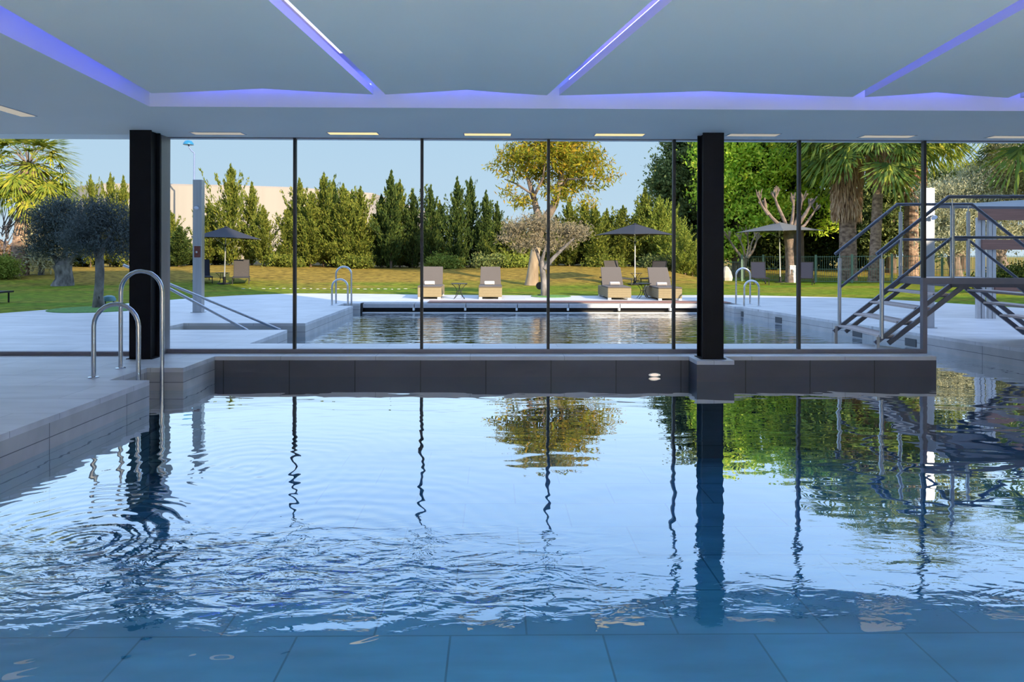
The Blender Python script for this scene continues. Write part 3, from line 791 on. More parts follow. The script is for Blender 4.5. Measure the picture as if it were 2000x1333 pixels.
# ------------------------------------------------------------------ loungers, tables, towels
def wicker_lounger():
    t = empty('wicker_lounger', (0, 0, 0))
    W = .34
    b = MB().box(-W, W, 0, 1.95, .055, .34).build('base', M['wicker'], t, bevel=.02)
    for x in (-W + .06, W - .06):
        for y in (.05, 1.85):
            MB().box(x - .045, x + .045, y - .045, y + .045, 0, .055).build('foot', M['slotw'], t)
    MB().box(-W, W, -.01, 1.25, .34, .375).build('seat', M['cushion'], t, bevel=.01)
    mb = MB()
    y0, z0, y1, z1 = 1.18, .36, 1.62, .90
    dx = Vector((0, y1-y0, z1-z0)).normalized(); nn = Vector((0, -dx.z, dx.y)) * .025
    vs = []
    for (yy, zz, ww) in ((y0, z0, W-.02), (y1, z1, W-.035)):
        for s_ in (-1, 1):
            for x in (-ww, ww): vs.append((x, yy + s_*nn.y, zz + s_*nn.z))
    mb.add(vs, [(0,1,3,2),(4,6,7,5),(0,4,5,1),(2,3,7,6),(0,2,6,4),(1,5,7,3)])
    mb.build('backrest', M['cushion'], t, bevel=.008)
    for x in (-.25, .25):
        MB().tube([(x, 1.50, .74), (x, 1.80, .34)], .012).build('back_support', M['iron'], t)
    return t
wl = wicker_lounger()
WLS = [(838.5, 584.5, 1, 'wicker sun lounger with white rolled towel, leftmost by the pool'),
       (957.5, 584.5, 0, 'wicker sun lounger with white rolled towel, left of the autumn tree trunk'),
       (1210, 586, 0, 'sunlit wicker sun lounger with grey rolled towel, right of the trees'),
       (1309, 587.5, 0, 'sunlit wicker sun lounger nearest the black column, partly behind a mullion')]
lpos = []
for i, (px, py, a, lab) in enumerate(WLS):
    g = G(px, py)
    rz = math.radians(a)
    o = wl if i == 0 else dup(wl)
    o.location = (g.x, g.y, .0); o.rotation_euler = (0, 0, rz)
    tag(o, lab, 'sun lounger', 'wicker loungers at the pool end')
    lpos.append((g, rz))
def towel(m):
    mb = MB().tube([(-.15, 0, 0), (-.14, 0, 0), (.14, 0, 0), (.15, 0, 0)], [.045, .055, .055, .045], 16)
    return mb.build('rolled_towel', m, smooth=True)
for i, (g, rz) in enumerate(lpos):
    o = towel(M['towel'] if i < 2 else M['towel2'])
    off = Vector(((-.06, -.03, .02, -.02)[i], .95, 0)); off.rotate(Matrix.Rotation(rz, 3, 'Z'))
    o.location = (g.x + off.x, g.y + off.y, .375 + .054); o.rotation_euler = (0, 0, rz)
    tag(o, ['white rolled towel on the leftmost wicker lounger', 'white rolled towel on the wicker lounger left of the autumn tree', 'grey rolled towel on the sunlit lounger right of the trees', 'grey rolled towel on the lounger nearest the black column'][i], 'towel', 'rolled towels')
def side_table(h=.45, r=.24):
    t = empty('side_table', (0, 0, 0))
    MB().lathe([(r, h - .015), (r + .008, h - .008), (r, h)], n=24).build('table_top', M['iron'], t)
    for k in range(4):
        a = PI/4 + k*PI/2
        pts = []
        for i in range(9):
            u = i/8; rr = .07 + .15*(2*u-1)**2
            pts.append((rr*math.cos(a + u*1.0), rr*math.sin(a + u*1.0), u*(h-.015)))
        MB().tube(pts, .009, 6).build('leg', M['iron'], t)
    MB().lathe([(.075, h*.5-.006), (.075, h*.5+.006)], n=16).build('ring', M['iron'], t)
    return t
st = side_table()
TB = [(897, 584, 'small round wire side table between the two left wicker loungers'), (1256, 583, 'small round wire side table between the two sunlit wicker loungers'),
      (1243, 556, 'round wire table under the middle parasol'), (433, 555, 'round table under the left parasol'), (1536, 552, 'round table under the right parasol')]

def gh(x, y):
    """ground height of the lawn"""
    def ss(a, b, v):
        t = min(1, max(0, (v-a)/(b-a))); return t*t*(3-2*t)
    return .62 * ss(25.5, 37, y) * (1 - ss(7.5, 11.5, x)) + .35*ss(34, 50, y)*ss(9, 14, x) + .16*ss(27, 32, y)*math.sin(x*.35)*.4*ss(30, 36, y)
def GL(px, py):
    """point of the lawn surface under a pixel"""
    d = ray(px, py)
    prev = None
    for i in range(2000):
        Y = 14 + i*.05; t = Y/d.y
        z = H + d.z*t
        if z <= gh(d.x*t, Y): return Vector((d.x*t, Y, gh(d.x*t, Y)))
    return D(px, py, 40)
for i, (px, py, lab) in enumerate(TB):
    g = G(px, py) if i < 2 else GL(px, py)
    o = st if i == 0 else dup(st)
    o.location = (g.x, g.y, g.z if i > 1 else 0)
    tag(o, lab, 'side table', 'side tables')

def sling_lounger(m, back=68, flat=False):
    t = empty('sling_lounger', (0, 0, 0))
    W = .30
    for x in (-W, W):
        MB().bar((x, 0, .30), (x, 1.9, .30), .03, .045).build('side_rail', M['iron'], t)
    for x in (-W, W):
        MB().bar((x, .12, 0), (x, .12, .30), .03, .03, (1,0,0)).build('leg', M['iron'], t)
        MB().bar((x, 1.6, .08), (x, 1.6, .30), .03, .03, (1,0,0)).build('leg', M['iron'], t)
        mb = MB().lathe([(.07, -.02), (.07, .02)], n=16)
        mb.v = [(v[2] + x*1.12, v[0] + 1.6, v[1] + .07) for v in mb.v]
        mb.build('wheel', M['wheel'], t, smooth=True)
    MB().bar((-W, .0, .30), (W, 0, .30), .03, .045).build('end_rail', M['iron'], t)
    y1 = 1.2 if not flat else 1.9
    MB().box(-W+.02, W-.02, .02, y1, .305, .318).build('seat', m, t)
    if not flat:
        a = math.radians(back); Lb = .72
        ye, ze = 1.2 + Lb*math.cos(a), .31 + Lb*math.sin(a)
        bk = MB().bar((0, 1.2, .31), (0, ye, ze), 2*W - .04, .014).build('backrest', m, t)
        MB().bar((-W+.01, 1.2, .31), (-W+.01, ye, ze), .025, .03).bar((W-.01, 1.2, .31), (W-.01, ye, ze), .025, .03).bar((-W, ye, ze), (W, ye, ze), .025, .03).build('back_frame', M['iron'], bk)
    return t
sl = sling_lounger(M['sling'])
sg_ = sling_lounger(M['slingg'])
flat = sling_lounger(M['slingg'], flat=True)
def place(o, px, py, a, lab, grp):
    g = GL(px, py)
    o.location = (g.x, g.y, g.z); o.rotation_euler = (0, 0, math.radians(a)); tag(o, lab, 'sun lounger', grp)
place(sl, 1488, 558, -14, 'dark blue sling lounger left of the right parasol pole', 'sling loungers on the lawn')
place(dup(sl), 1571, 558, -26, 'dark blue sling lounger right of the right parasol pole', 'sling loungers on the lawn')
place(dup(sl), 399, 557, 26, 'dark sling lounger partly hidden by the steel shower column', 'sling loungers on the lawn')
place(sg_, 470, 558, 18, 'dark sling lounger right of the left parasol pole', 'sling loungers on the lawn')
place(dup(sg_), 1222, 560, 14, 'dark grey sling lounger behind the first sunlit wicker lounger', 'sling loungers on the lawn')
place(dup(sg_), 1264, 560, -32, 'dark grey sling lounger behind the lounger next to the column', 'sling loungers on the lawn')
gp = G(26, 592)
flat.location = (gp.x, gp.y - .3, .0); flat.rotation_euler = (0, 0, PI/2)
tag(flat, 'flat dark sun lounger cut off by the left picture edge', 'sun lounger')

# ------------------------------------------------------------------ parasols
def parasol(px, py_base, py_top, half, rz, m, lab, tilt=0.0, drop=.46, frame='pole'):
    g = GL(px, py_base)
    top = D(px, py_top, g.y).z - g.z
    t = empty('parasol', g)
    zt = top
    MB().tube([(0, 0, 0), (0, 0, zt - .03)], .024, 12).build('pole', M[frame], t, smooth=True)
    MB().lathe([(.27, 0), (.27, .05), (.06, .07), (.05, .3)], n=20).build('base', M['iron'], t)
    c, s_ = math.cos(rz), math.sin(rz)
    cor = [(half*(a*c - b*s_), half*(a*s_ + b*c), zt - drop) for a, b in ((-1,-1),(1,-1),(1,1),(-1,1))]
    mb = MB(); N_ = 8
    for k in range(4):
        A, B = Vector(cor[k]), Vector(cor[(k+1)%4]); T = Vector((0,0,zt))
        base = len(mb.v)
        for i in range(N_+1):
            for j in range(N_+1):
                u = i/N_; v = j/N_
                p = T.lerp(A.lerp(B, v), u)
                p.z -= .012*math.sin(PI*u)
                p.z += .03*math.sin(PI*v)*u*u
                mb.v.append(tuple(p))
        for i in range(N_):
            for j in range(N_):
                a = base+i*(N_+1)+j
                mb.f.append((a, a+N_+1, a+N_+2, a+1))
    can = mb.build('canopy', m, t, smooth=False)
    sm = can.modifiers.new('thickness', 'SOLIDIFY'); sm.thickness = .008
    MB().lathe([(.10, zt-.02), (.05, zt+.005), (.01, zt+.02)], n=14).build('top_cap', m, t)
    for k in range(4):
        A = Vector(cor[k])
        rb = MB().tube([(0,0,zt-.06), A + Vector((0,0,-.02))], .009, 6).build('rib', M[frame], t)
        MB().tube([(0,0,zt-.75), Vector((0,0,zt)).lerp(A, .5) + Vector((0,0,-.06))], .008, 6).build('strut', M[frame], rb)
    MB().lathe([(.04, zt-.80), (.04, zt-.70)], n=12).build('runner', M['iron'], t)
    t.rotation_euler = (0, tilt, 0)
    tag(t, lab, 'parasol', 'garden parasols')
parasol(438, 556, 443, 1.22, math.radians(22), M['charcoal'], 'dark charcoal parasol on the left lawn beside the shower column', .03)
parasol(1240, 557, 437, 1.12, math.radians(33), M['charcoal'], 'dark grey parasol on the middle lawn behind the wicker loungers', .0)
parasol(1524, 553, 434, 1.40, math.radians(28), M['greyc'], 'light grey parasol on the right lawn in front of the pruned tree', -.02)

# ------------------------------------------------------------------ lawn
lm = MB()
Yn = [0, .01, .02, .04, .07, .1, .15, .2, .25, .3, .35, .4, .45, .5, .55, .6, .65, .7, .8, .9, 1.0]
xs = np.concatenate([np.linspace(-60, -30, 8)[:-1], np.linspace(-30, 30, 121), np.linspace(30, 60, 8)[1:]])
LX = [p.x for p in LW]; LY = [p.y for p in LW]
order = np.argsort(LX); LXs = np.array(LX)[order]; LYs = np.array(LY)[order]
for x in xs:
    yb = float(np.interp(x, LXs, LYs))
    for j, t in enumerate(Yn):
        y = yb + (62 - yb)*t
        z = gh(x, y) + (0.012 if j else .0)
        lm.v.append((float(x), y, z))
nj = len(Yn)
for i in range(len(xs)-1):
    for j in range(nj-1):
        a = i*nj+j
        lm.f.append((a, a+nj, a+nj+1, a+1))
S(lm.build('lawn', M['lawn'], smooth=True))
S(MB().add([(-300,61,.3),(300,61,.3),(300,400,.3),(-300,400,.3)], [(0,1,2,3)]).build('ground', M['lawn']))
for i in range(26):
    px = 462 + i*13.2
    g = GL(px, 565 + .5*math.sin(i*1.7) + i*.05)
    o = MB().lathe([(.045, -.01), (.065, .01), (.045, .02), (.01, .024)], n=8).build('paving_pebble', M['rock'])
    o.location = (g.x, g.y, g.z + .01); o.scale = (1.0 + .3*math.sin(i*2.1), 1, 1)
    tag(o, 'small white stone in the row edging the sunny lawn', 'stone', 'white stones in a row on the lawn')

# turf rings round the two near olives
def ring(px, py, r, lab):
    g = G(px, py)
    o = MB().lathe([(r, 0), (r, .012), (r*.95, .02)], n=40).build('turf_ring', M['turf']); o.location = (g.x, g.y, .001)
    tag(o, lab, 'turf'); return g
ring(187, 605, .98, 'round turf patch at the foot of the nearest olive on the left')
ring(1076, 579.5, .62, 'round turf patch at the foot of the middle olive tree')

# ------------------------------------------------------------------ garden lamps, street lamp
def spot(px, py, s, m, lab, rz=0):
    g = G(px, py)
    t = empty('garden_spotlight', (g.x, g.y, .02), rz)
    MB().lathe([(.08*s, 0), (.08*s, .02)], n=14).build('base', M['iron'], t)
    MB().bar((0,0,.02), (0,0,.22*s), .02, .05).build('bracket', M['iron'], t)
    mb = MB().tube([(-.02, -.10*s, .27*s), (0, .02*s, .27*s), (0, .10*s, .25*s)], [.11*s, .10*s, .05*s], 14); mb.build('lamp_head', m, t, smooth=True)
    tag(t, lab, 'spotlight')
spot(1055, 578, 1.1, M['iron'], 'black garden spotlight at the foot of the middle olive')
spot(193, 602, .8, M['iron'], 'black garden spotlight against the foot of the nearest left olive')
g = G(213, 599)
t = empty('garden_spotlight', (g.x, g.y, 0.012))
teal = pbr('teal_lamp_paint', (.10,.25,.30), .5, var=.1)
MB().lathe([(.15, .12), (.155, .17), (.12, .235), (.05, .26)], n=20).build('lamp_head', teal, t, smooth=True)
for x in (-.10, .12):
    MB().bar((x, 0, 0), (x*.9, 0, .15), .018, .03, (1,0,0)).build('leg', M['iron'], t)
tag(t, 'teal hooded garden light on two legs right of the nearest left olive', 'spotlight')
b = D(379, 500, 48)
t = empty('street_lamp', (b.x, 48, .5))
tp = D(379, 300, 48); hd = D(368, 280, 48)
MB().tube([(0,0,0), (0,0,tp.z-.5)], [.09,.05], 10).build('mast', M['bluep'], t, smooth=True)
dx = hd.x - b.x
MB().tube([(0,0,tp.z-.6), (0,0,tp.z-.45), (dx*.4,0,tp.z-.35), (dx*.85,0,tp.z-.1), (dx,0,hd.z-.6)], .045, 8).build('arm', M['bluep'], t, smooth=True)
MB().lathe([(.34, hd.z-.60), (.32, hd.z-.5), (.22, hd.z-.36), (.05, hd.z-.30)], dx, 0, 18).build('lamp_head', M['bluel'], t, smooth=True)
tag(t, 'street lamp with turquoise domed head rising above the shower column', 'street lamp')
b = D(34, 500, 70)
t = MB().tube([(0,0,0), (0,0,D(34,345,70).z)], [.14,.09], 8).build('light_pole', M['bluep'], smooth=True); t.location = (b.x, 70, .3)
tag(t, 'plain thin pole far behind the palm on the left', 'pole')

# ------------------------------------------------------------------ building and garden wall behind the hedge
bt = [(112, 382, 60), (155, 368, 54.3), (201, 362, 52), (330, 362.5, 52.2), (450, 364.5, 53), (575, 368.5, 54.5), (728, 379, 59.5)]
zt = 6.35
pts = [(D(px, 400, Y).x, Y) for px, _, Y in bt]
bo = empty('warehouse', (pts[3][0], pts[3][1], 0))
loc = [(x - pts[3][0], y - pts[3][1]) for x, y in pts]
MB().prism(loc + [(loc[-1][0] + 2, loc[-1][1] + 25), (loc[0][0] - 3, loc[0][1] + 25)], .2, zt - .12).build('wall', M['bldg'], bo)
MB().prism(loc + [(loc[-1][0] + 2, loc[-1][1] + 25), (loc[0][0] - 3, loc[0][1] + 25)], zt - .12, zt).build('parapet_cap', M['bldgd'], bo)
e = loc[-1]
MB().box(e[0]-.45, e[0]+.1, e[1]-.25, e[1]+.2, .2, zt-.1).build('corner_pilaster', M['bldgd'], bo)
tag(bo, 'long cream warehouse with a flat parapet behind the cypress hedge', 'building')
x0, x1 = D(250, 500, 41.5).x, D(1350, 500, 41.5).x
gw = MB().box(x0, x1, 41.5, 41.7, .3, 1.45).build('garden_wall', M['cream'])
tag(gw, 'low cream garden wall glimpsed between the hedge trunks', 'wall')

# ------------------------------------------------------------------ trees
def conifer_mesh(seed, hgt=5.0, rad=1.0, n=9500, spires=1):
    r = np.random.default_rng(seed)
    P, U = [], []
    nb = 150
    per = n // nb
    for b in range(nb):
        t = (b + r.random()) / nb
        z = hgt * (.03 + .93 * t)
        # ragged outline: full low down, thinning to a spire
        R = rad * 1.55 * ((1 - t) ** .80) * (.45 + .85 * r.random() ** 1.5) * (.85 + .25*math.sin(t*23 + seed)) * (1.0 if t > .12 else .55 + 3.7*t)
        if t > .8: R *= .75
        az = r.random() * 2 * PI
        el = math.radians(r.uniform(28, 58) + 16*t)
        d = np.array([math.cos(az)*math.cos(el), math.sin(az)*math.cos(el), math.sin(el)])
        Lb = R / math.cos(el) * .92
        k = max(5, int(per * (.45 + 1.1*(1-t))))
        s = r.random(k) ** .55
        base = np.array([0, 0, z])
        hd = np.array([math.cos(az), math.sin(az), 0.0])
        pos = base + hd[None]*(s*R)[:, None] + np.array([0, 0, 1.0])[None]*(math.tan(el)*R*s*(.45 + .75*s))[:, None]
        pos = pos + r.normal(size=(k, 3)) * (.035 + .075*(1 - s*.7))[:, None] * (0.5 + rad*.5*(1-t))
        u = d[None] + r.normal(size=(k, 3))*.38 + np.array([0, 0, .25])*(1 + s)[:, None]
        P.append(pos); U.append(u)
    k = 90
    s = r.random(k)
    P.append(np.stack([r.normal(size=k)*.025, r.normal(size=k)*.025, hgt*(.9+.12*s)], 1)); U.append(np.stack([r.normal(size=k)*.25, r.normal(size=k)*.25, np.ones(k)], 1))
    P = np.concatenate(P); U = unit(np.concatenate(U))
    ln = r.uniform(.05, .12, len(P))[:, None]
    V = perp(U) * ln * .34
    return P, U*ln, V
CONS = []
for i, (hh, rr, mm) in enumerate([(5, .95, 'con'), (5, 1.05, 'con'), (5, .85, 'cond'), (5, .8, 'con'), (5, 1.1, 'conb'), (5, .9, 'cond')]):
    P, U, V = conifer_mesh(100+i, hh, rr)
    t = empty('cypress_tree', (0, 0, 0))
    cards('foliage', P.astype(np.float32), U, V, M[mm], t)
    MB().tube([(0,0,-.3), (0.02,0,hh*.5), (0,0,hh*.93)], [.07,.045,.012], 8).build('trunk', M['bark'], t, smooth=True)
    CONS.append([t, False])
def cypress(px, ptop, Y, w, kind, lab):
    x = D(px, 450, Y).x
    g = gh(x, Y)
    hgt = D(px, ptop, Y).z - g
    c = CONS[kind]
    if not c[1]: o = c[0]; c[1] = True
    else: o = dup(c[0])
    o.location = (x, Y, g - .02)
    o.scale = (w, w, hgt/5.05)
    o.rotation_euler = (0, 0, random.random()*6.28)
    tag(o, lab, 'tree', 'cypresses of the hedge')
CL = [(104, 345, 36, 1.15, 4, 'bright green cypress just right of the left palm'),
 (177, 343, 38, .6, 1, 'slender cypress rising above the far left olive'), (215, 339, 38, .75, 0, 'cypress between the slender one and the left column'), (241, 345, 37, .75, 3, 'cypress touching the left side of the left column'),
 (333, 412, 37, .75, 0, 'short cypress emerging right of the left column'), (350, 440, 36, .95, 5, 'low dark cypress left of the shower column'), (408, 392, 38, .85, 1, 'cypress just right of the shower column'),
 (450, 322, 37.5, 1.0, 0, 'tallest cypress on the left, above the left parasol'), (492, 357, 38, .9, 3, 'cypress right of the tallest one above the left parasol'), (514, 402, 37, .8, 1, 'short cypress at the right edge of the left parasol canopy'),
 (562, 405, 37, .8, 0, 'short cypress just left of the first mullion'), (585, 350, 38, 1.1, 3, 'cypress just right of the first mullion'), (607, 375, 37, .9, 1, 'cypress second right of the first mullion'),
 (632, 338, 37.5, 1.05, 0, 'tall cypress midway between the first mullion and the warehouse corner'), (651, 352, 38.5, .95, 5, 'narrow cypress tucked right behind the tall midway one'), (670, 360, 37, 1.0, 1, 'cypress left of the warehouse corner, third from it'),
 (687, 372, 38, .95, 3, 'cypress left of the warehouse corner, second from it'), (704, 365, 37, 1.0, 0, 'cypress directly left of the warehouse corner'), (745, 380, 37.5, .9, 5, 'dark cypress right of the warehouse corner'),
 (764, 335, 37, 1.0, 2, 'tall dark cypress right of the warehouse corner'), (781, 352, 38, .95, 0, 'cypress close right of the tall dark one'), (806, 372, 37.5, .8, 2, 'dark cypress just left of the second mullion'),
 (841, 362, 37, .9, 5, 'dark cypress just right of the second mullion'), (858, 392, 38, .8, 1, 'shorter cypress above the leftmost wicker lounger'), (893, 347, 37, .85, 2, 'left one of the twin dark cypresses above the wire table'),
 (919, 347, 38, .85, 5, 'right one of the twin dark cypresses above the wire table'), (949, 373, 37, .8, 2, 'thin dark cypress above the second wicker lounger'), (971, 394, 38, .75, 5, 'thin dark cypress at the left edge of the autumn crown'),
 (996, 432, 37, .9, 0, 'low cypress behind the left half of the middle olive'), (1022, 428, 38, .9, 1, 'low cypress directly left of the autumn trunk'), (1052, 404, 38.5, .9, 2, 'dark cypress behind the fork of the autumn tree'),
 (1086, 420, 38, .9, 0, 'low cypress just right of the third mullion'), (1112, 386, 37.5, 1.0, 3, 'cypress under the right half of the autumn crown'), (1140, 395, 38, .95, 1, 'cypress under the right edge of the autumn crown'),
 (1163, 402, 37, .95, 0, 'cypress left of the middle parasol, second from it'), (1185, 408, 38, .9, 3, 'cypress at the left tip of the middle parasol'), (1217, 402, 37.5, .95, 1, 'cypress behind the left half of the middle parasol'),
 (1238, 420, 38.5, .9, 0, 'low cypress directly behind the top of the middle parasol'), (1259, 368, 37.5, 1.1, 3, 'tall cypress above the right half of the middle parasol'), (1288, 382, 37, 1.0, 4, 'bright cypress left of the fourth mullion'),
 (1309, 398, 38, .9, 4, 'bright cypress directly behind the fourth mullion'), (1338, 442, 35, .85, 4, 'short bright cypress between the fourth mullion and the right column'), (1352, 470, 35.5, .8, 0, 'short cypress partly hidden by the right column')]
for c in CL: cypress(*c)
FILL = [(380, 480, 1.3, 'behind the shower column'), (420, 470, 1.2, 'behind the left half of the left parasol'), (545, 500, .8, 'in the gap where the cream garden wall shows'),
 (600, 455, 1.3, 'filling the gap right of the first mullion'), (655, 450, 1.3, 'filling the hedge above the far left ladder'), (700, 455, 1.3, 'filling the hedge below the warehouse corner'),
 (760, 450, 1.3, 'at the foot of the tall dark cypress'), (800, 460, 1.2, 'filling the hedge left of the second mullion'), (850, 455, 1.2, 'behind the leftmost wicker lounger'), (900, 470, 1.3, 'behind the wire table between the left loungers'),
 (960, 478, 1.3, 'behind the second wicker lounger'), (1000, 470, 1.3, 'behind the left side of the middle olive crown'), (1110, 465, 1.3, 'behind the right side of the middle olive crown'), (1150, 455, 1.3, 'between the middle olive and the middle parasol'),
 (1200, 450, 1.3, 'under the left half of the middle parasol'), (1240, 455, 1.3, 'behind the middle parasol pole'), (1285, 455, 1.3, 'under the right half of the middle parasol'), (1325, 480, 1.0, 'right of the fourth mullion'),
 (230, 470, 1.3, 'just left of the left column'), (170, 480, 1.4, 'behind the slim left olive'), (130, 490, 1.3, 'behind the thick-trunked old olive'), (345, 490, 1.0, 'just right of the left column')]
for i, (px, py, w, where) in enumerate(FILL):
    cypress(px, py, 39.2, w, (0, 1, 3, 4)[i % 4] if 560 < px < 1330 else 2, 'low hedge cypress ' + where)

def blob_leaves(ells, n, size, seed, el=.4, droop=0.0, clump=.22, nclump=None, shell=.55, aspect=.42):
    """leaves gathered in clumps over a set of ellipsoids (cx,cy,cz,rx,ry,rz)"""
    r = np.random.default_rng(seed)
    E = np.array(ells, dtype=float)
    wgt = E[:, 3]*E[:, 5]; wgt = wgt/wgt.sum()
    nclump = nclump or max(20, n//45)
    ci = r.choice(len(E), nclump, p=wgt)
    d = unit(r.normal(size=(nclump, 3)))
    rad = (shell + (1-shell)*r.random(nclump))[:, None]
    C = E[ci, :3] + d*rad*E[ci, 3:6]
    k = r.integers(0, nclump, n)
    off = r.normal(size=(n, 3))*clump*np.array([1, 1, .62])
    P = C[k] + off
    U = unit(d[k]*.5 + r.normal(size=(n, 3))*.7 + np.array([0, 0, el - droop]))
    ln = r.uniform(.6, 1.15, n)[:, None]*size
    return P.astype(np.float32), (U*ln).astype(np.float32), (perp(U)*ln*aspect).astype(np.float32)
def tree(name, base, limbs, leaves, barkm, lab, grp=None, cat='tree', bm=None):
    """limbs: list of (points, radii) relative to base; leaves: list of (P,U,V,material,name)"""
    t = empty(name, base)
    mb = MB()
    tr = limbs[0]
    MB().tube(tr[0], tr[1], 12).build('trunk', barkm, t, smooth=True)
    for pts, rs in limbs[1:]:
        MB().tube(pts, rs, 8).build('branch', bm or barkm, t, smooth=True)
    for P, U, V, m, nm in leaves:
        cards(nm, P, U, V, m, t)
    tag(t, lab, cat, grp)
    return t
def rel(px, py, Y, b):
    p = D(px, py, Y)
    return (p.x - b.x, Y - b.y, p.z - b.z)

# autumn tree
b = GL(1038, 558); Y = b.y
def A(px, py, dy=0): return rel(px, py, Y + dy, b)
limbs = [([(0,0,-.1), A(1040,540), A(1042,515), A(1046,490), A(1052,460), A(1056,438)], [.31,.24,.20,.19,.19,.20]),
 ([A(1056,438), A(1048,410,.1), A(1042,385,.2), A(1032,350,.2), A(1020,320,.3)], [.15,.13,.11,.08,.03]),
 ([A(1056,440), A(1072,418,-.1), A(1083,400,-.2), A(1092,370,-.3), A(1098,335,-.2), A(1110,300,0)], [.17,.17,.15,.12,.07,.03]),
 ([A(1042,385), A(1060,350,-.3), A(1065,315,-.5)], [.07,.05,.02]), ([A(1092,365), A(1125,335,.4), A(1155,320,.5)], [.07,.05,.02]), ([A(1040,380), A(1010,360,.3), A(985,350,.3)], [.05,.035,.015]),
 ([A(1090,375), A(1110,350,-.8), A(1135,350,-1.1)], [.05,.035,.015])]
el = []
for (px, py, dy, rx, rz) in [(1010,300,.2,.75,.5),(1000,338,.3,.75,.45),(985,372,0,.4,.3),(1035,310,-.4,.8,.6),(1075,290,.1,.9,.5),(1060,340,.5,.7,.45),(1100,310,-.3,.9,.6),(1135,305,.2,.9,.5),(1165,330,.1,.8,.45),(1188,340,0,.45,.3),(1120,350,.3,.8,.5),(1095,375,-.4,.6,.4),(1150,362,.2,.5,.4),(1020,395,.2,.45,.25),(1080,262,0,.9,.5),(1040,268,.2,.7,.4),(1130,275,0,.6,.35),(970,322,.2,.3,.25),(1145,395,0,.3,.3)]:
    p = A(px, py, dy); el.append((p[0], p[1], p[2], rx, rx*1.1, rz))
lv = [(*blob_leaves(el, 8200, .125, 5, droop=.75, clump=.19, nclump=300, shell=.35, aspect=.24), M['autumn'], 'foliage'),
      (*blob_leaves([e for e in el[3:8]] + el[10:12] + el[14:16], 2600, .135, 6, droop=.75, clump=.24, nclump=90, shell=.1, aspect=.24), M['autumng'], 'inner_foliage')]
tree('autumn_tree', b, limbs, lv, M['barkp'], 'tall tree with golden autumn leaves and a pale forked trunk', bm=M['barkt'])

# middle olive
b = G(1064, 579); Y = b.y
limbs = [([(0,0,0), A(1062,550), A(1060,530), A(1057,510)], [.13,.095,.09,.08]), ([A(1058,518), A(1048,490,.1), A(1035,465,.2)], [.06,.05,.02]),
 ([A(1063,525,-.05), A(1080,505,-.1), A(1105,480,-.2), A(1122,465,-.2)], [.07,.06,.045,.02]), ([A(1058,512), A(1066,480,-.1), A(1070,450,-.1)], [.06,.04,.02])]
el = []
for (px, py, rx, rz) in [(1005,452,.42,.28),(1030,440,.5,.3),(1060,435,.5,.3),(1045,470,.5,.3),(1085,450,.45,.32),(1115,448,.42,.32),(1132,455,.28,.25),(1020,480,.38,.2),(1075,480,.35,.22),(990,465,.25,.2),(1105,475,.3,.2)]:
    p = A(px, py); el.append((p[0], p[1], p[2], rx, rx, rz))
lv = [(*blob_leaves(el, 9000, .06, 8, clump=.13, nclump=240, shell=.3, aspect=.22, el=.6), M['olivebr'], 'foliage')]
tree('olive_tree', b, limbs, lv, M['barko'], 'small olive tree with brownish crown standing in front of the autumn tree', 'olive trees')

# left near olive and far-left olives
b = G(193, 602); Y = b.y
limbs = [([(0,0,0), A(192,580), A(194,555), A(195,530), A(194,505)], [.15,.11,.10,.10,.095]), ([A(194,508), A(180,480,.2), A(160,455,.3)], [.07,.05,.02]), ([A(194,508), A(205,475,-.1), A(225,445,0)], [.07,.05,.02]), ([A(194,505), A(193,465,.1), A(190,430)], [.06,.04,.015])]
el = []
for (px, py, rx, rz) in [(150,455,.5,.35),(185,435,.5,.35),(215,440,.5,.38),(240,455,.42,.4),(170,480,.45,.28),(210,480,.5,.3),(245,490,.3,.25),(195,410,.4,.25),(230,415,.35,.25),(268,450,.4,.45)]:
    p = A(px, py); el.append((p[0], p[1], p[2], rx, rx, rz))
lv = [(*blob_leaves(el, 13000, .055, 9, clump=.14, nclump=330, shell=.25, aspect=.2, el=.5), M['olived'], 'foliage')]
tree('olive_tree', b, limbs, lv, M['barko'], 'nearest olive on the left with slim trunk in a turf patch', 'olive trees')
b = GL(125, 559); Y = b.y
limbs = [([(-.05,0,-.05), A(126,545), A(124,530), A(122,518)], [.42,.32,.30,.34]), ([A(122,522), A(112,508), A(100,498)], [.22,.13,.06]), ([A(124,522), A(126,500), A(130,480)], [.2,.12,.05]), ([A(126,522), A(138,508), A(150,495)], [.2,.12,.05])]
el = []
for (px, py, rx, rz) in [(95,450,.9,.7),(125,430,1.0,.7),(150,450,.9,.7),(110,480,.9,.45),(150,480,.8,.45),(90,415,.6,.5),(130,405,.7,.4),(170,430,.6,.5),(82,480,.5,.4)]:
    p = A(px, py); el.append((p[0], p[1], p[2], rx, rx, rz))
lv = [(*blob_leaves(el, 13000, .09, 10, clump=.22, nclump=330, shell=.25, aspect=.2, el=.5), M['olived'], 'foliage')]
tree('olive_tree', b, limbs, lv, M['barko'], 'thick-trunked old olive on the left lawn behind the slim one', 'olive trees')
b = GL(80, 538); Y = b.y
el = []
for (px, py, rx, rz) in [(82,480,.6,.7),(88,455,.6,.7),(80,505,.5,.5),(95,430,.6,.6),(96,500,.6,.5)]:
    p = A(px, py); el.append((p[0], p[1], p[2], rx, rx, rz))
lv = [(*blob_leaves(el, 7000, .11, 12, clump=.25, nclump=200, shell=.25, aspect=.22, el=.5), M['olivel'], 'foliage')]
tree('olive_tree', b, [([(0,0,-.1), A(82,510), A(84,480)], [.14,.1,.05])], lv, M['barko'], 'sunlit pale olive bush directly right of the left palm trunk', 'olive trees')

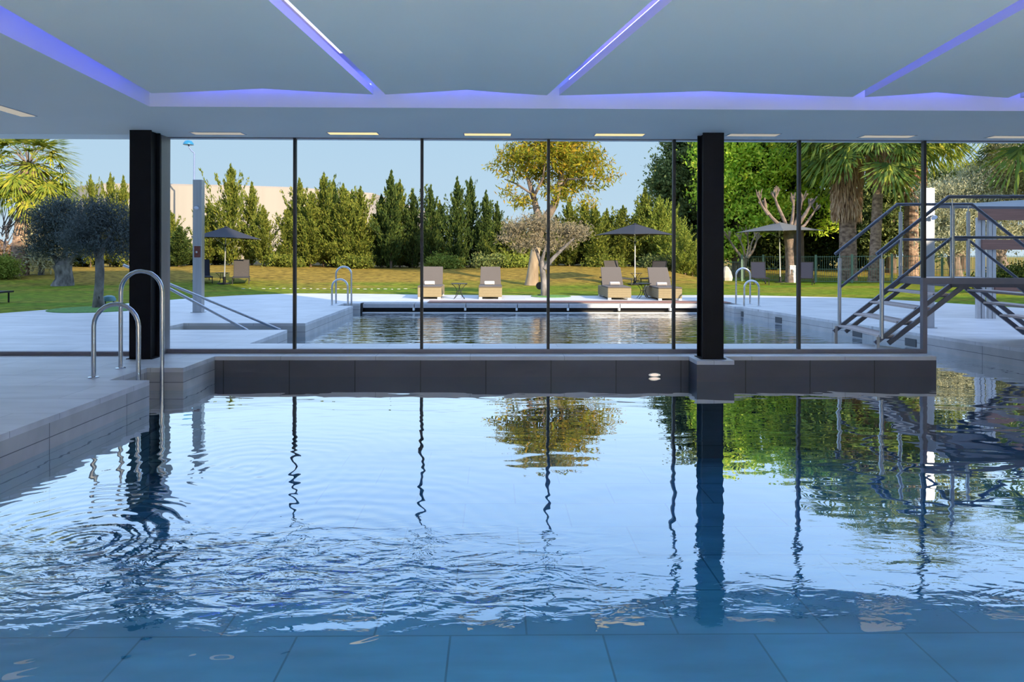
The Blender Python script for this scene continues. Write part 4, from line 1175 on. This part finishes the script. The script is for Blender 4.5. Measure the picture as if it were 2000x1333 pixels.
# palms
def fan(C, tipdir, size, r, nb=36, droop=.5, arr=None):
    """one fan frond: blades radiating from the petiole end C"""
    d = np.array(tipdir, float); d /= np.linalg.norm(d)
    side = np.cross(d, [0, 0, 1.0]); side /= max(np.linalg.norm(side), 1e-6)
    nrm = np.cross(side, d)
    P, U, V = [], [], []
    for k in range(nb):
        a = math.radians(-105 + 210*k/(nb-1))
        bd = d*math.cos(a) + side*math.sin(a) + nrm*.12*r.normal()
        bd = bd/np.linalg.norm(bd)
        Ls = size*(.75 + .25*math.cos(a))*r.uniform(.9, 1.08)
        p0 = np.array(C, float); prev = p0
        seg = 3
        for s in range(seg):
            g = np.array([0, 0, -1.0])*droop*(s/seg)**1.3
            dd = bd + g; dd /= np.linalg.norm(dd)
            p1 = prev + dd*Ls/seg
            w = size*.050*(1 - s*.22)
            sd = np.cross(dd, nrm); sd /= max(np.linalg.norm(sd), 1e-6)
            P.append((prev + p1)/2); U.append((p1 - prev)*.62); V.append(sd*w)
            prev = p1
    return P, U, V
def palm_tree(px, py, pyc, r0, r1, nfr, size, seed, lab, bright=False, skirt=True, hang=128, lean=0, Yoff=0, spread=1.0, topz=0.0, skl=2.3):
    b = GL(px, py); Y = b.y
    r = np.random.default_rng(seed)
    c = rel(px + lean, pyc, Y, b)
    t = empty('palm_tree', b)
    n = 40; pts, rs = [], []
    for i in range(n+1):
        u = i/n
        pts.append((c[0]*u, 0, c[2]*u - .1)); rs.append((r0 + (r1-r0)*min(1, u*1.6))*(1 + .03*(i % 2)) + (.12*r0 if i == 0 else 0))
    MB().tube(pts, rs, 16).build('trunk', M['palmb'], t, smooth=False)
    P, U, V = [], [], []
    pet = MB()
    for k in range(nfr):
        az = k*2.39996 + r.uniform(-.2, .2)
        u = (k+.5)/nfr
        el = math.radians(78 - hang*u)      # young fronds upright, old ones hanging
        L_ = size*r.uniform(.75, 1.05)*spread
        d0 = np.array([math.cos(az)*math.cos(el), math.sin(az)*math.cos(el), math.sin(el)])
        s0 = np.array([c[0], 0, c[2] + topz*(1-u)*.6])
        e0 = s0 + d0*L_
        e1 = e0 + np.array([0, 0, -.18*L_])
        pet.tube([tuple(s0), tuple(s0 + d0*L_*.55), tuple(e1)], [.03, .022, .016], 5)
        dd = d0*.9 + np.array([0, 0, -.45 - .4*u])
        a_, b_, c_ = fan(e1, dd, size*.78*r.uniform(.85, 1.1), r, droop=.5)
        P += a_; U += b_; V += c_
    pet.build('petioles', M['barkt'], t)
    cards('fronds', np.array(P, np.float32), np.array(U, np.float32), np.array(V, np.float32), M['palml' if bright else 'palm'], t)
    if skirt:
        k = 2600
        az = r.random(k)*2*PI; s = r.random(k)**.8
        rr = r1*1.2 + (.50*(1-s*.55))*r.uniform(.3, 1.1, k)
        Ps = np.stack([c[0] + rr*np.cos(az), rr*np.sin(az), c[2] + .35 - s*skl], 1)
        Us = unit(np.stack([.15*np.cos(az), .15*np.sin(az), -np.ones(k)], 1) + r.normal(size=(k, 3))*.14)*r.uniform(.16, .36, k)[:, None]
        cards('dead_frond_skirt', Ps.astype(np.float32), Us.astype(np.float32), (perp(Us)*.035).astype(np.float32), M['skirt'], t)
    tag(t, lab, 'palm tree', 'palm trees')
palm_tree(36, 539, 325, .40, .30, 34, 1.55, 1, 'sunlit palm with ringed reddish trunk at the left edge', bright=True, skirt=False, lean=20)
palm_tree(1657, 549, 240, .42, .36, 34, 2.3, 2, hang=120, lab= 'palm with shaggy brown skirt at the left of the right palm group', lean=-4, topz=1.4, skl=5.2)
palm_tree(1706, 552, 262, .26, .22, 30, 2.1, 3, hang=122, lab= 'thinner dark-trunked palm in the middle of the right palm group', lean=14, topz=1.2, skirt=True, skl=2.6)
palm_tree(1779, 546, 205, .36, .30, 38, 2.6, 4, hang=122, lab= 'palm with bright fans right of the sixth mullion', bright=True, lean=2, topz=1.6, skl=4.8)
palm_tree(2035, 562, 225, .3, .25, 30, 2.4, 5, 'palm whose drooping fronds hang at the top right corner', lean=20, skirt=False)

# broad green trees on the right, with their dark undersides
def broad(base, blobs, n, size, m, lab, seed, trunk=True, inner=None, clump=.5, Y=None, nclump=None):
    bb = D(base[0], base[1], Y); bb.z = gh(bb.x, Y)
    global b
    b = bb
    el = []
    for (px, py, rx, rz) in blobs:
        p = rel(px, py, Y, bb); el.append((p[0], p[1], p[2], rx, rx*.8, rz))
    lv = [(*blob_leaves(el, n, size, seed, clump=clump, nclump=nclump or n//60, shell=.6, aspect=.5), m, 'foliage')]
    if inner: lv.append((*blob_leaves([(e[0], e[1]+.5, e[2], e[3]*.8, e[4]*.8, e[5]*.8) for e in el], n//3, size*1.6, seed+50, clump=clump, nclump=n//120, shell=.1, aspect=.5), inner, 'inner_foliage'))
    tz = max(e[2] for e in el)
    return tree('broadleaf_tree', bb, [([(0,0,-.2), (0,0,tz*.4), (.1,0,tz*.75)], [.32,.24,.1])], lv, M['bark'], lab, 'broad trees on the right')
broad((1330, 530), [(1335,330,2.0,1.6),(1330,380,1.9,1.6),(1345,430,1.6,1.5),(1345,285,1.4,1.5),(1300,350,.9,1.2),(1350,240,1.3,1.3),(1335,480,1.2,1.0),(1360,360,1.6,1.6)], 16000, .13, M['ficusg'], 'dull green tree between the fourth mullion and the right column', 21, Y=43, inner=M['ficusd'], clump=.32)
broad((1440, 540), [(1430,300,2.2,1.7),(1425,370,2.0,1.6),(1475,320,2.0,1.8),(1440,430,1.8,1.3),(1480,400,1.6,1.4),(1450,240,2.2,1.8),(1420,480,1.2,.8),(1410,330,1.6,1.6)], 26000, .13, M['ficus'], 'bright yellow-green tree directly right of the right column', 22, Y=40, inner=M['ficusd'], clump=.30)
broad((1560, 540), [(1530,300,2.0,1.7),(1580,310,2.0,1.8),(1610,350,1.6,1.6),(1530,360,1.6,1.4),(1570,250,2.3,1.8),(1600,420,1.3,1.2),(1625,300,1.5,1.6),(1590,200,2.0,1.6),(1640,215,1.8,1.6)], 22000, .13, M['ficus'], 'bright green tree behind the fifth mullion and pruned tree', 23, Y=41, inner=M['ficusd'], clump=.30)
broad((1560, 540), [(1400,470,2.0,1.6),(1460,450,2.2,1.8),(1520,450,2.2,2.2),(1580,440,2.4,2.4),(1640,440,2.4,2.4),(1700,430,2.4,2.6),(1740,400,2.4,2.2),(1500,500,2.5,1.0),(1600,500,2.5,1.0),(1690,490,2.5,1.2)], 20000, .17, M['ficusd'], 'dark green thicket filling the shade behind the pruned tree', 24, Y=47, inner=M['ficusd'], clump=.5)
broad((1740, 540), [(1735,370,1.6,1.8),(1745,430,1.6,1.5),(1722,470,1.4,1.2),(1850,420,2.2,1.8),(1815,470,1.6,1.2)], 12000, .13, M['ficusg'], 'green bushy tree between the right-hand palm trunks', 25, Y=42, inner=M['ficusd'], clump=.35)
broad((1880, 540), [(1870,350,1.6,.8),(1905,350,1.4,.8),(1850,362,1.6,1.0),(1940,345,1.6,1.0)], 8000, .14, M['ficusg'], 'dark green treetop behind the big pale olive on the right', 26, Y=46, inner=M['ficusd'], clump=.4)

# large pale olive on the right
b = GL(1960, 560); Y = b.y
el = []
for (px, py, rx, rz) in [(1870,400,1.1,.9),(1900,370,1.2,.9),(1940,350,1.2,.9),(1975,330,1.2,1.0),(1850,430,1.0,.9),(1890,450,1.1,.8),(1930,430,1.2,.9),(1980,400,1.3,1.0),(2020,360,1.3,1.2),(1840,470,.8,.6),(2000,460,1.3,.6),(1960,300,.7,.5),(1950,470,1.0,.6),(1838,380,.8,.8)]:
    p = A(px, py); el.append((p[0], p[1], p[2], rx, rx, rz))
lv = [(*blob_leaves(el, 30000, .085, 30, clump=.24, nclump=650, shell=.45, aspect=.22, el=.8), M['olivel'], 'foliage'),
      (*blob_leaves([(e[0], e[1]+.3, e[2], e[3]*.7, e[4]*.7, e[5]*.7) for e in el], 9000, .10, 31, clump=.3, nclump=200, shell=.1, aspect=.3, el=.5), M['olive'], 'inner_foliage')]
tree('olive_tree', b, [([(0,0,-.1), A(1962,530), A(1955,505), A(1950,480)], [.3,.24,.2,.15]), ([A(1956,510), A(1930,480), A(1900,440)], [.14,.1,.04]), ([A(1955,500), A(1975,470), A(1990,420)], [.12,.09,.03])], lv, M['barkt'], 'large pale grey-green olive behind the pergola on the right', 'olive trees')
b = GL(1868, 552); Y = b.y
el = []
for (px, py, rx, rz) in [(1860,480,.7,.4),(1880,470,.7,.4),(1845,470,.6,.5)]:
    p = A(px, py); el.append((p[0], p[1], p[2], rx, rx, rz))
tree('olive_tree', b, [([(0,0,-.1), A(1866,525), A(1862,505), A(1868,490)], [.34,.26,.28,.2]), ([A(1864,508), A(1850,490), A(1842,470)], [.14,.1,.04]), ([A(1866,508), A(1880,488), A(1890,465)], [.14,.1,.04])],
     [(*blob_leaves(el, 6000, .08, 33, clump=.2, nclump=150, shell=.3, aspect=.22), M['olivel'], 'foliage')], M['barkt'], 'gnarled olive trunk seen behind the near posts of the bridge', 'olive trees')

# pruned trees
def pruned(px, py, trunk, forks, Y0, lab, seed, s=1.0, bark=M['barkt']):
    global b, Y
    b = GL(px, py); Y = b.y
    r = random.Random(seed)
    limbs = [([(0,0,-.1)] + [A(x, y) for x, y in trunk[0]], [k*s for k in trunk[1]])]
    for pts, rad in forks:
        q = [A(x, y, r.uniform(-.3, .3)) for x, y in pts]
        limbs.append((q, [rad*s*(1 - .45*i/(len(q)-1)) for i in range(len(q))]))
        p = Vector(q[-1]); pr = (p - Vector(q[-2])).normalized()
        for k in range(9):
            d = (pr + Vector((r.uniform(-.8,.8), r.uniform(-.8,.8), r.uniform(-.1,.8)))).normalized()
            L_ = r.uniform(.25,.55)*s
            m_ = p + d*L_*.5 + Vector((r.uniform(-.05,.05),0,.03))
            limbs.append(([tuple(p), tuple(m_), tuple(p + d*L_ + Vector((0,0,.08)))], [rad*s*.46, rad*s*.36, rad*s*.26]))
    tree('pruned_tree', b, limbs, [], bark, lab, 'pruned trees')
pruned(1543, 553, ([(1543,520),(1541,480),(1540,462),(1541,450)], [.24,.20,.19,.24,.26]),
       [([(1538,455),(1522,440),(1507,425),(1496,410)], .12), ([(1540,450),(1527,420),(1518,400),(1514,388)], .10), ([(1543,452),(1548,425),(1550,400)], .10), ([(1545,455),(1562,435),(1575,415),(1582,402)], .12), ([(1546,455),(1560,420),(1566,395)], .09), ([(1500,420),(1488,402),(1484,392)], .07), ([(1545,458),(1572,440),(1592,412)],.08)], 0, 'bare pruned tree with stubby grey branches behind the right parasol', 3)
pruned(1450, 545, ([(1452,525),(1455,512),(1456,505)], [.12,.11,.13,.20]),
       [([(1452,506),(1440,492),(1430,478),(1424,468)], .085), ([(1456,505),(1452,485),(1446,470)], .06), ([(1458,505),(1462,480),(1460,462)], .065), ([(1460,505),(1472,488),(1478,470)], .085), ([(1462,503),(1468,475),(1474,462)], .06)], 0, 'small pale pruned tree just right of the right column', 4, .95, M['barkp'])

# bare shrub and brush at the far left
b = GL(10, 535); Y = b.y
limbs = [([(0,0,-.1), A(8,500), A(10,470)], [.06,.045,.03])]
r = random.Random(5)
for k in range(26):
    sx, sy = r.uniform(2, 16), r.uniform(440, 500)
    ex, ey = sx + r.uniform(-30, 40), sy - r.uniform(15, 70)
    mx2, my2 = (sx+ex)/2 + r.uniform(-6, 6), (sy+ey)/2 + r.uniform(-10, 4)
    dy = r.uniform(-.6, .6)
    limbs.append(([A(sx,sy,dy), A(mx2,my2,dy), A(ex,ey,dy)], [.022,.016,.008]))
tree('bare_shrub', b, limbs, [], M['twig'], 'leafless shrub with thin grey twigs left of the palm trunk')
def bush(px, py, Y_, blobs, n, size, m, lab, seed, asp=.4):
    bb = D(px, py, Y_); bb.z = gh(bb.x, Y_)
    el = []
    for (x, y, rx, rz) in blobs:
        p = rel(x, y, Y_, bb); el.append((p[0], p[1], p[2], rx, rx, rz))
    t = empty('bush', bb)
    P, U, V = blob_leaves(el, n, size, seed, clump=.2, nclump=n//40, shell=.2, aspect=asp)
    cards('foliage', P, U, V, m, t)
    MB().tube([(0,0,-.05), (0,0,.5)], [.04,.02], 6).build('stem', M['bark'], t)
    tag(t, lab, 'bush')
bush(15, 545, 30, [(2,530,.4,.35),(16,528,.35,.35),(8,515,.35,.25)], 3500, .07, M['conb'], 'clipped sunlit green bush at the left edge below the shrub', 41)
bush(5, 540, 44, [(-10,490,1.0,.7),(10,495,.8,.6),(5,508,1.0,.4)], 6000, .12, M['brush'], 'dry brownish brushwood far behind at the left edge', 42)
bush(1975, 552, 24, [(1950,545,.5,.3),(1985,540,.6,.35),(2010,540,.5,.35),(1925,548,.3,.25)], 5000, .07, M['ficusd'], 'low dark green shrub beneath the pergola on the right', 43)
for k, (px, lab) in enumerate(((560, 'left of the first mullion'), (690, 'below the warehouse corner'), (870, 'above the leftmost wicker lounger'), (960, 'above the second wicker lounger'), (1005, 'left of the autumn trunk'), (1180, 'left of the middle parasol pole'), (1290, 'right of the middle parasol pole'))):
    bush(px, 520, 36.3, [(px-12,512,.7,.4),(px+14,514,.7,.35)], 2600, .09, (M['con'], M['con'], M['conb'], M['ficusg'], M['conb'], M['con'], M['ficusg'])[k], 'low straggly bush at the foot of the hedge ' + lab, 60+k)

# ------------------------------------------------------------------ fence on the right
def fence(pts, h, lab):
    p0 = pts[0]
    t = empty('mesh_fence', p0)
    for i, p in enumerate(pts):
        q = p - p0
        MB().box(q.x-.04, q.x+.04, q.y-.04, q.y+.04, q.z-.1, q.z+h+.05).build('post', M['fence'], t)
        if i < len(pts)-1:
            n_ = pts[i+1] - p0
            mb = MB(); L_ = (n_-q).length; k = int(L_/.10)
            for j in range(1, k):
                a = q.lerp(n_, j/k)
                mb.box(a.x-.005, a.x+.005, a.y-.005, a.y+.005, a.z+.05, a.z+h)
            for z in (.06, h*.5, h*.96):
                mb.bar((q.x, q.y, q.z+z), (n_.x, n_.y, n_.z+z), .012, .02)
            mb.build('mesh_panel', M['fence'], t)
    tag(t, lab, 'fence')
FP = [GL(1404, 548.5), GL(1449, 548.5)]
fence(FP, 1.0, 'short green barred fence panel right of the right column')
FQ = [D(px, 540, Yf) for px, Yf in ((1449, 36), (1491, 36.5), (1540, 36), (1593, 34.5), (1664, 33.5), (1742, 33), (1840, 32), (1935, 31), (2040, 30))]
for q in FQ: q.z = gh(q.x, q.y)
fence(FQ, 1.3, 'long green mesh fence behind the right parasol and palms')
g = GL(1413, 548)
rk = MB().lathe([(.30, 0), (.34, .2), (.26, .5), (.12, .72), (.03, .78)], n=9).build('rock', M['rock']); rk.location = (g.x-.05, g.y-.6, g.z-.03)
tag(rk, 'pale upright rock right beside the right column on the lawn', 'rock')
g = D(1551, 530, 34.2)
o = MB().box(-.14,.14,-.1,.1,0,.85).build('utility_box', M['slotw']); o.location = (g.x-.1, 34.2, gh(g.x, 34.2)); tag(o, 'pale utility box in front of the fence by the pruned trunk', 'box')

# ------------------------------------------------------------------ pergola at the right edge
Yp = 14.5
c = D(1908, 560, Yp)
pg = empty('pergola', (c.x, Yp, 0))
def px_(px, py): p = D(px, py, Yp); return p.x - c.x, p.z
xa, za = px_(1913, 408); xb, zb = px_(2090, 430)
MB().box(xa, xa + 3, 0, .05, px_(1913,430)[1], za).build('fascia_board', M['pwood'], pg)
MB().box(xa+.08, xa + 3, .02, .07, px_(1913,488)[1], px_(1913,468)[1]).build('lower_board', M['pwood'], pg)
MB().box(px_(1947,1)[0], xa + 3, .02, .07, px_(1947,570)[1], px_(1947,556)[1]).build('base_board', M['pwood'], pg)
for px in (1917, 1926, 1939, 1947):
    x = px_(px, 500)[0]
    MB().box(x - .035, x + .035, .07, .14, 0, px_(1913,425)[1]).build('post', M['slotw'] if px == 1925 else M['alul'], pg)
mb = MB()
mb.add([(xa, 0, za), (xa+3, 0, za), (xa+3, 1.6, za+.32), (xa, 1.6, za+.12), (xa, 0, za+.05), (xa+3, 0, za+.05), (xa+3, 1.6, za+.37), (xa, 1.6, za+.17)], [(0,3,2,1),(4,5,6,7),(0,1,5,4),(1,2,6,5),(2,3,7,6),(3,0,4,7)])
mb.build('roof_panel', M['gsteel'], pg)
tag(pg, 'reddish-brown clad pergola with steel posts at the right edge', 'pergola')

for o in COL.objects:
    if o.parent is None and o.type in ('MESH', 'EMPTY') and 'kind' not in o.keys() and 'label' not in o.keys():
        print('UNLABELLED', o.name)
# prototypes of hedge trees that were not placed
for t, used in CONS:
    if not used: print('unused conifer', t.name)
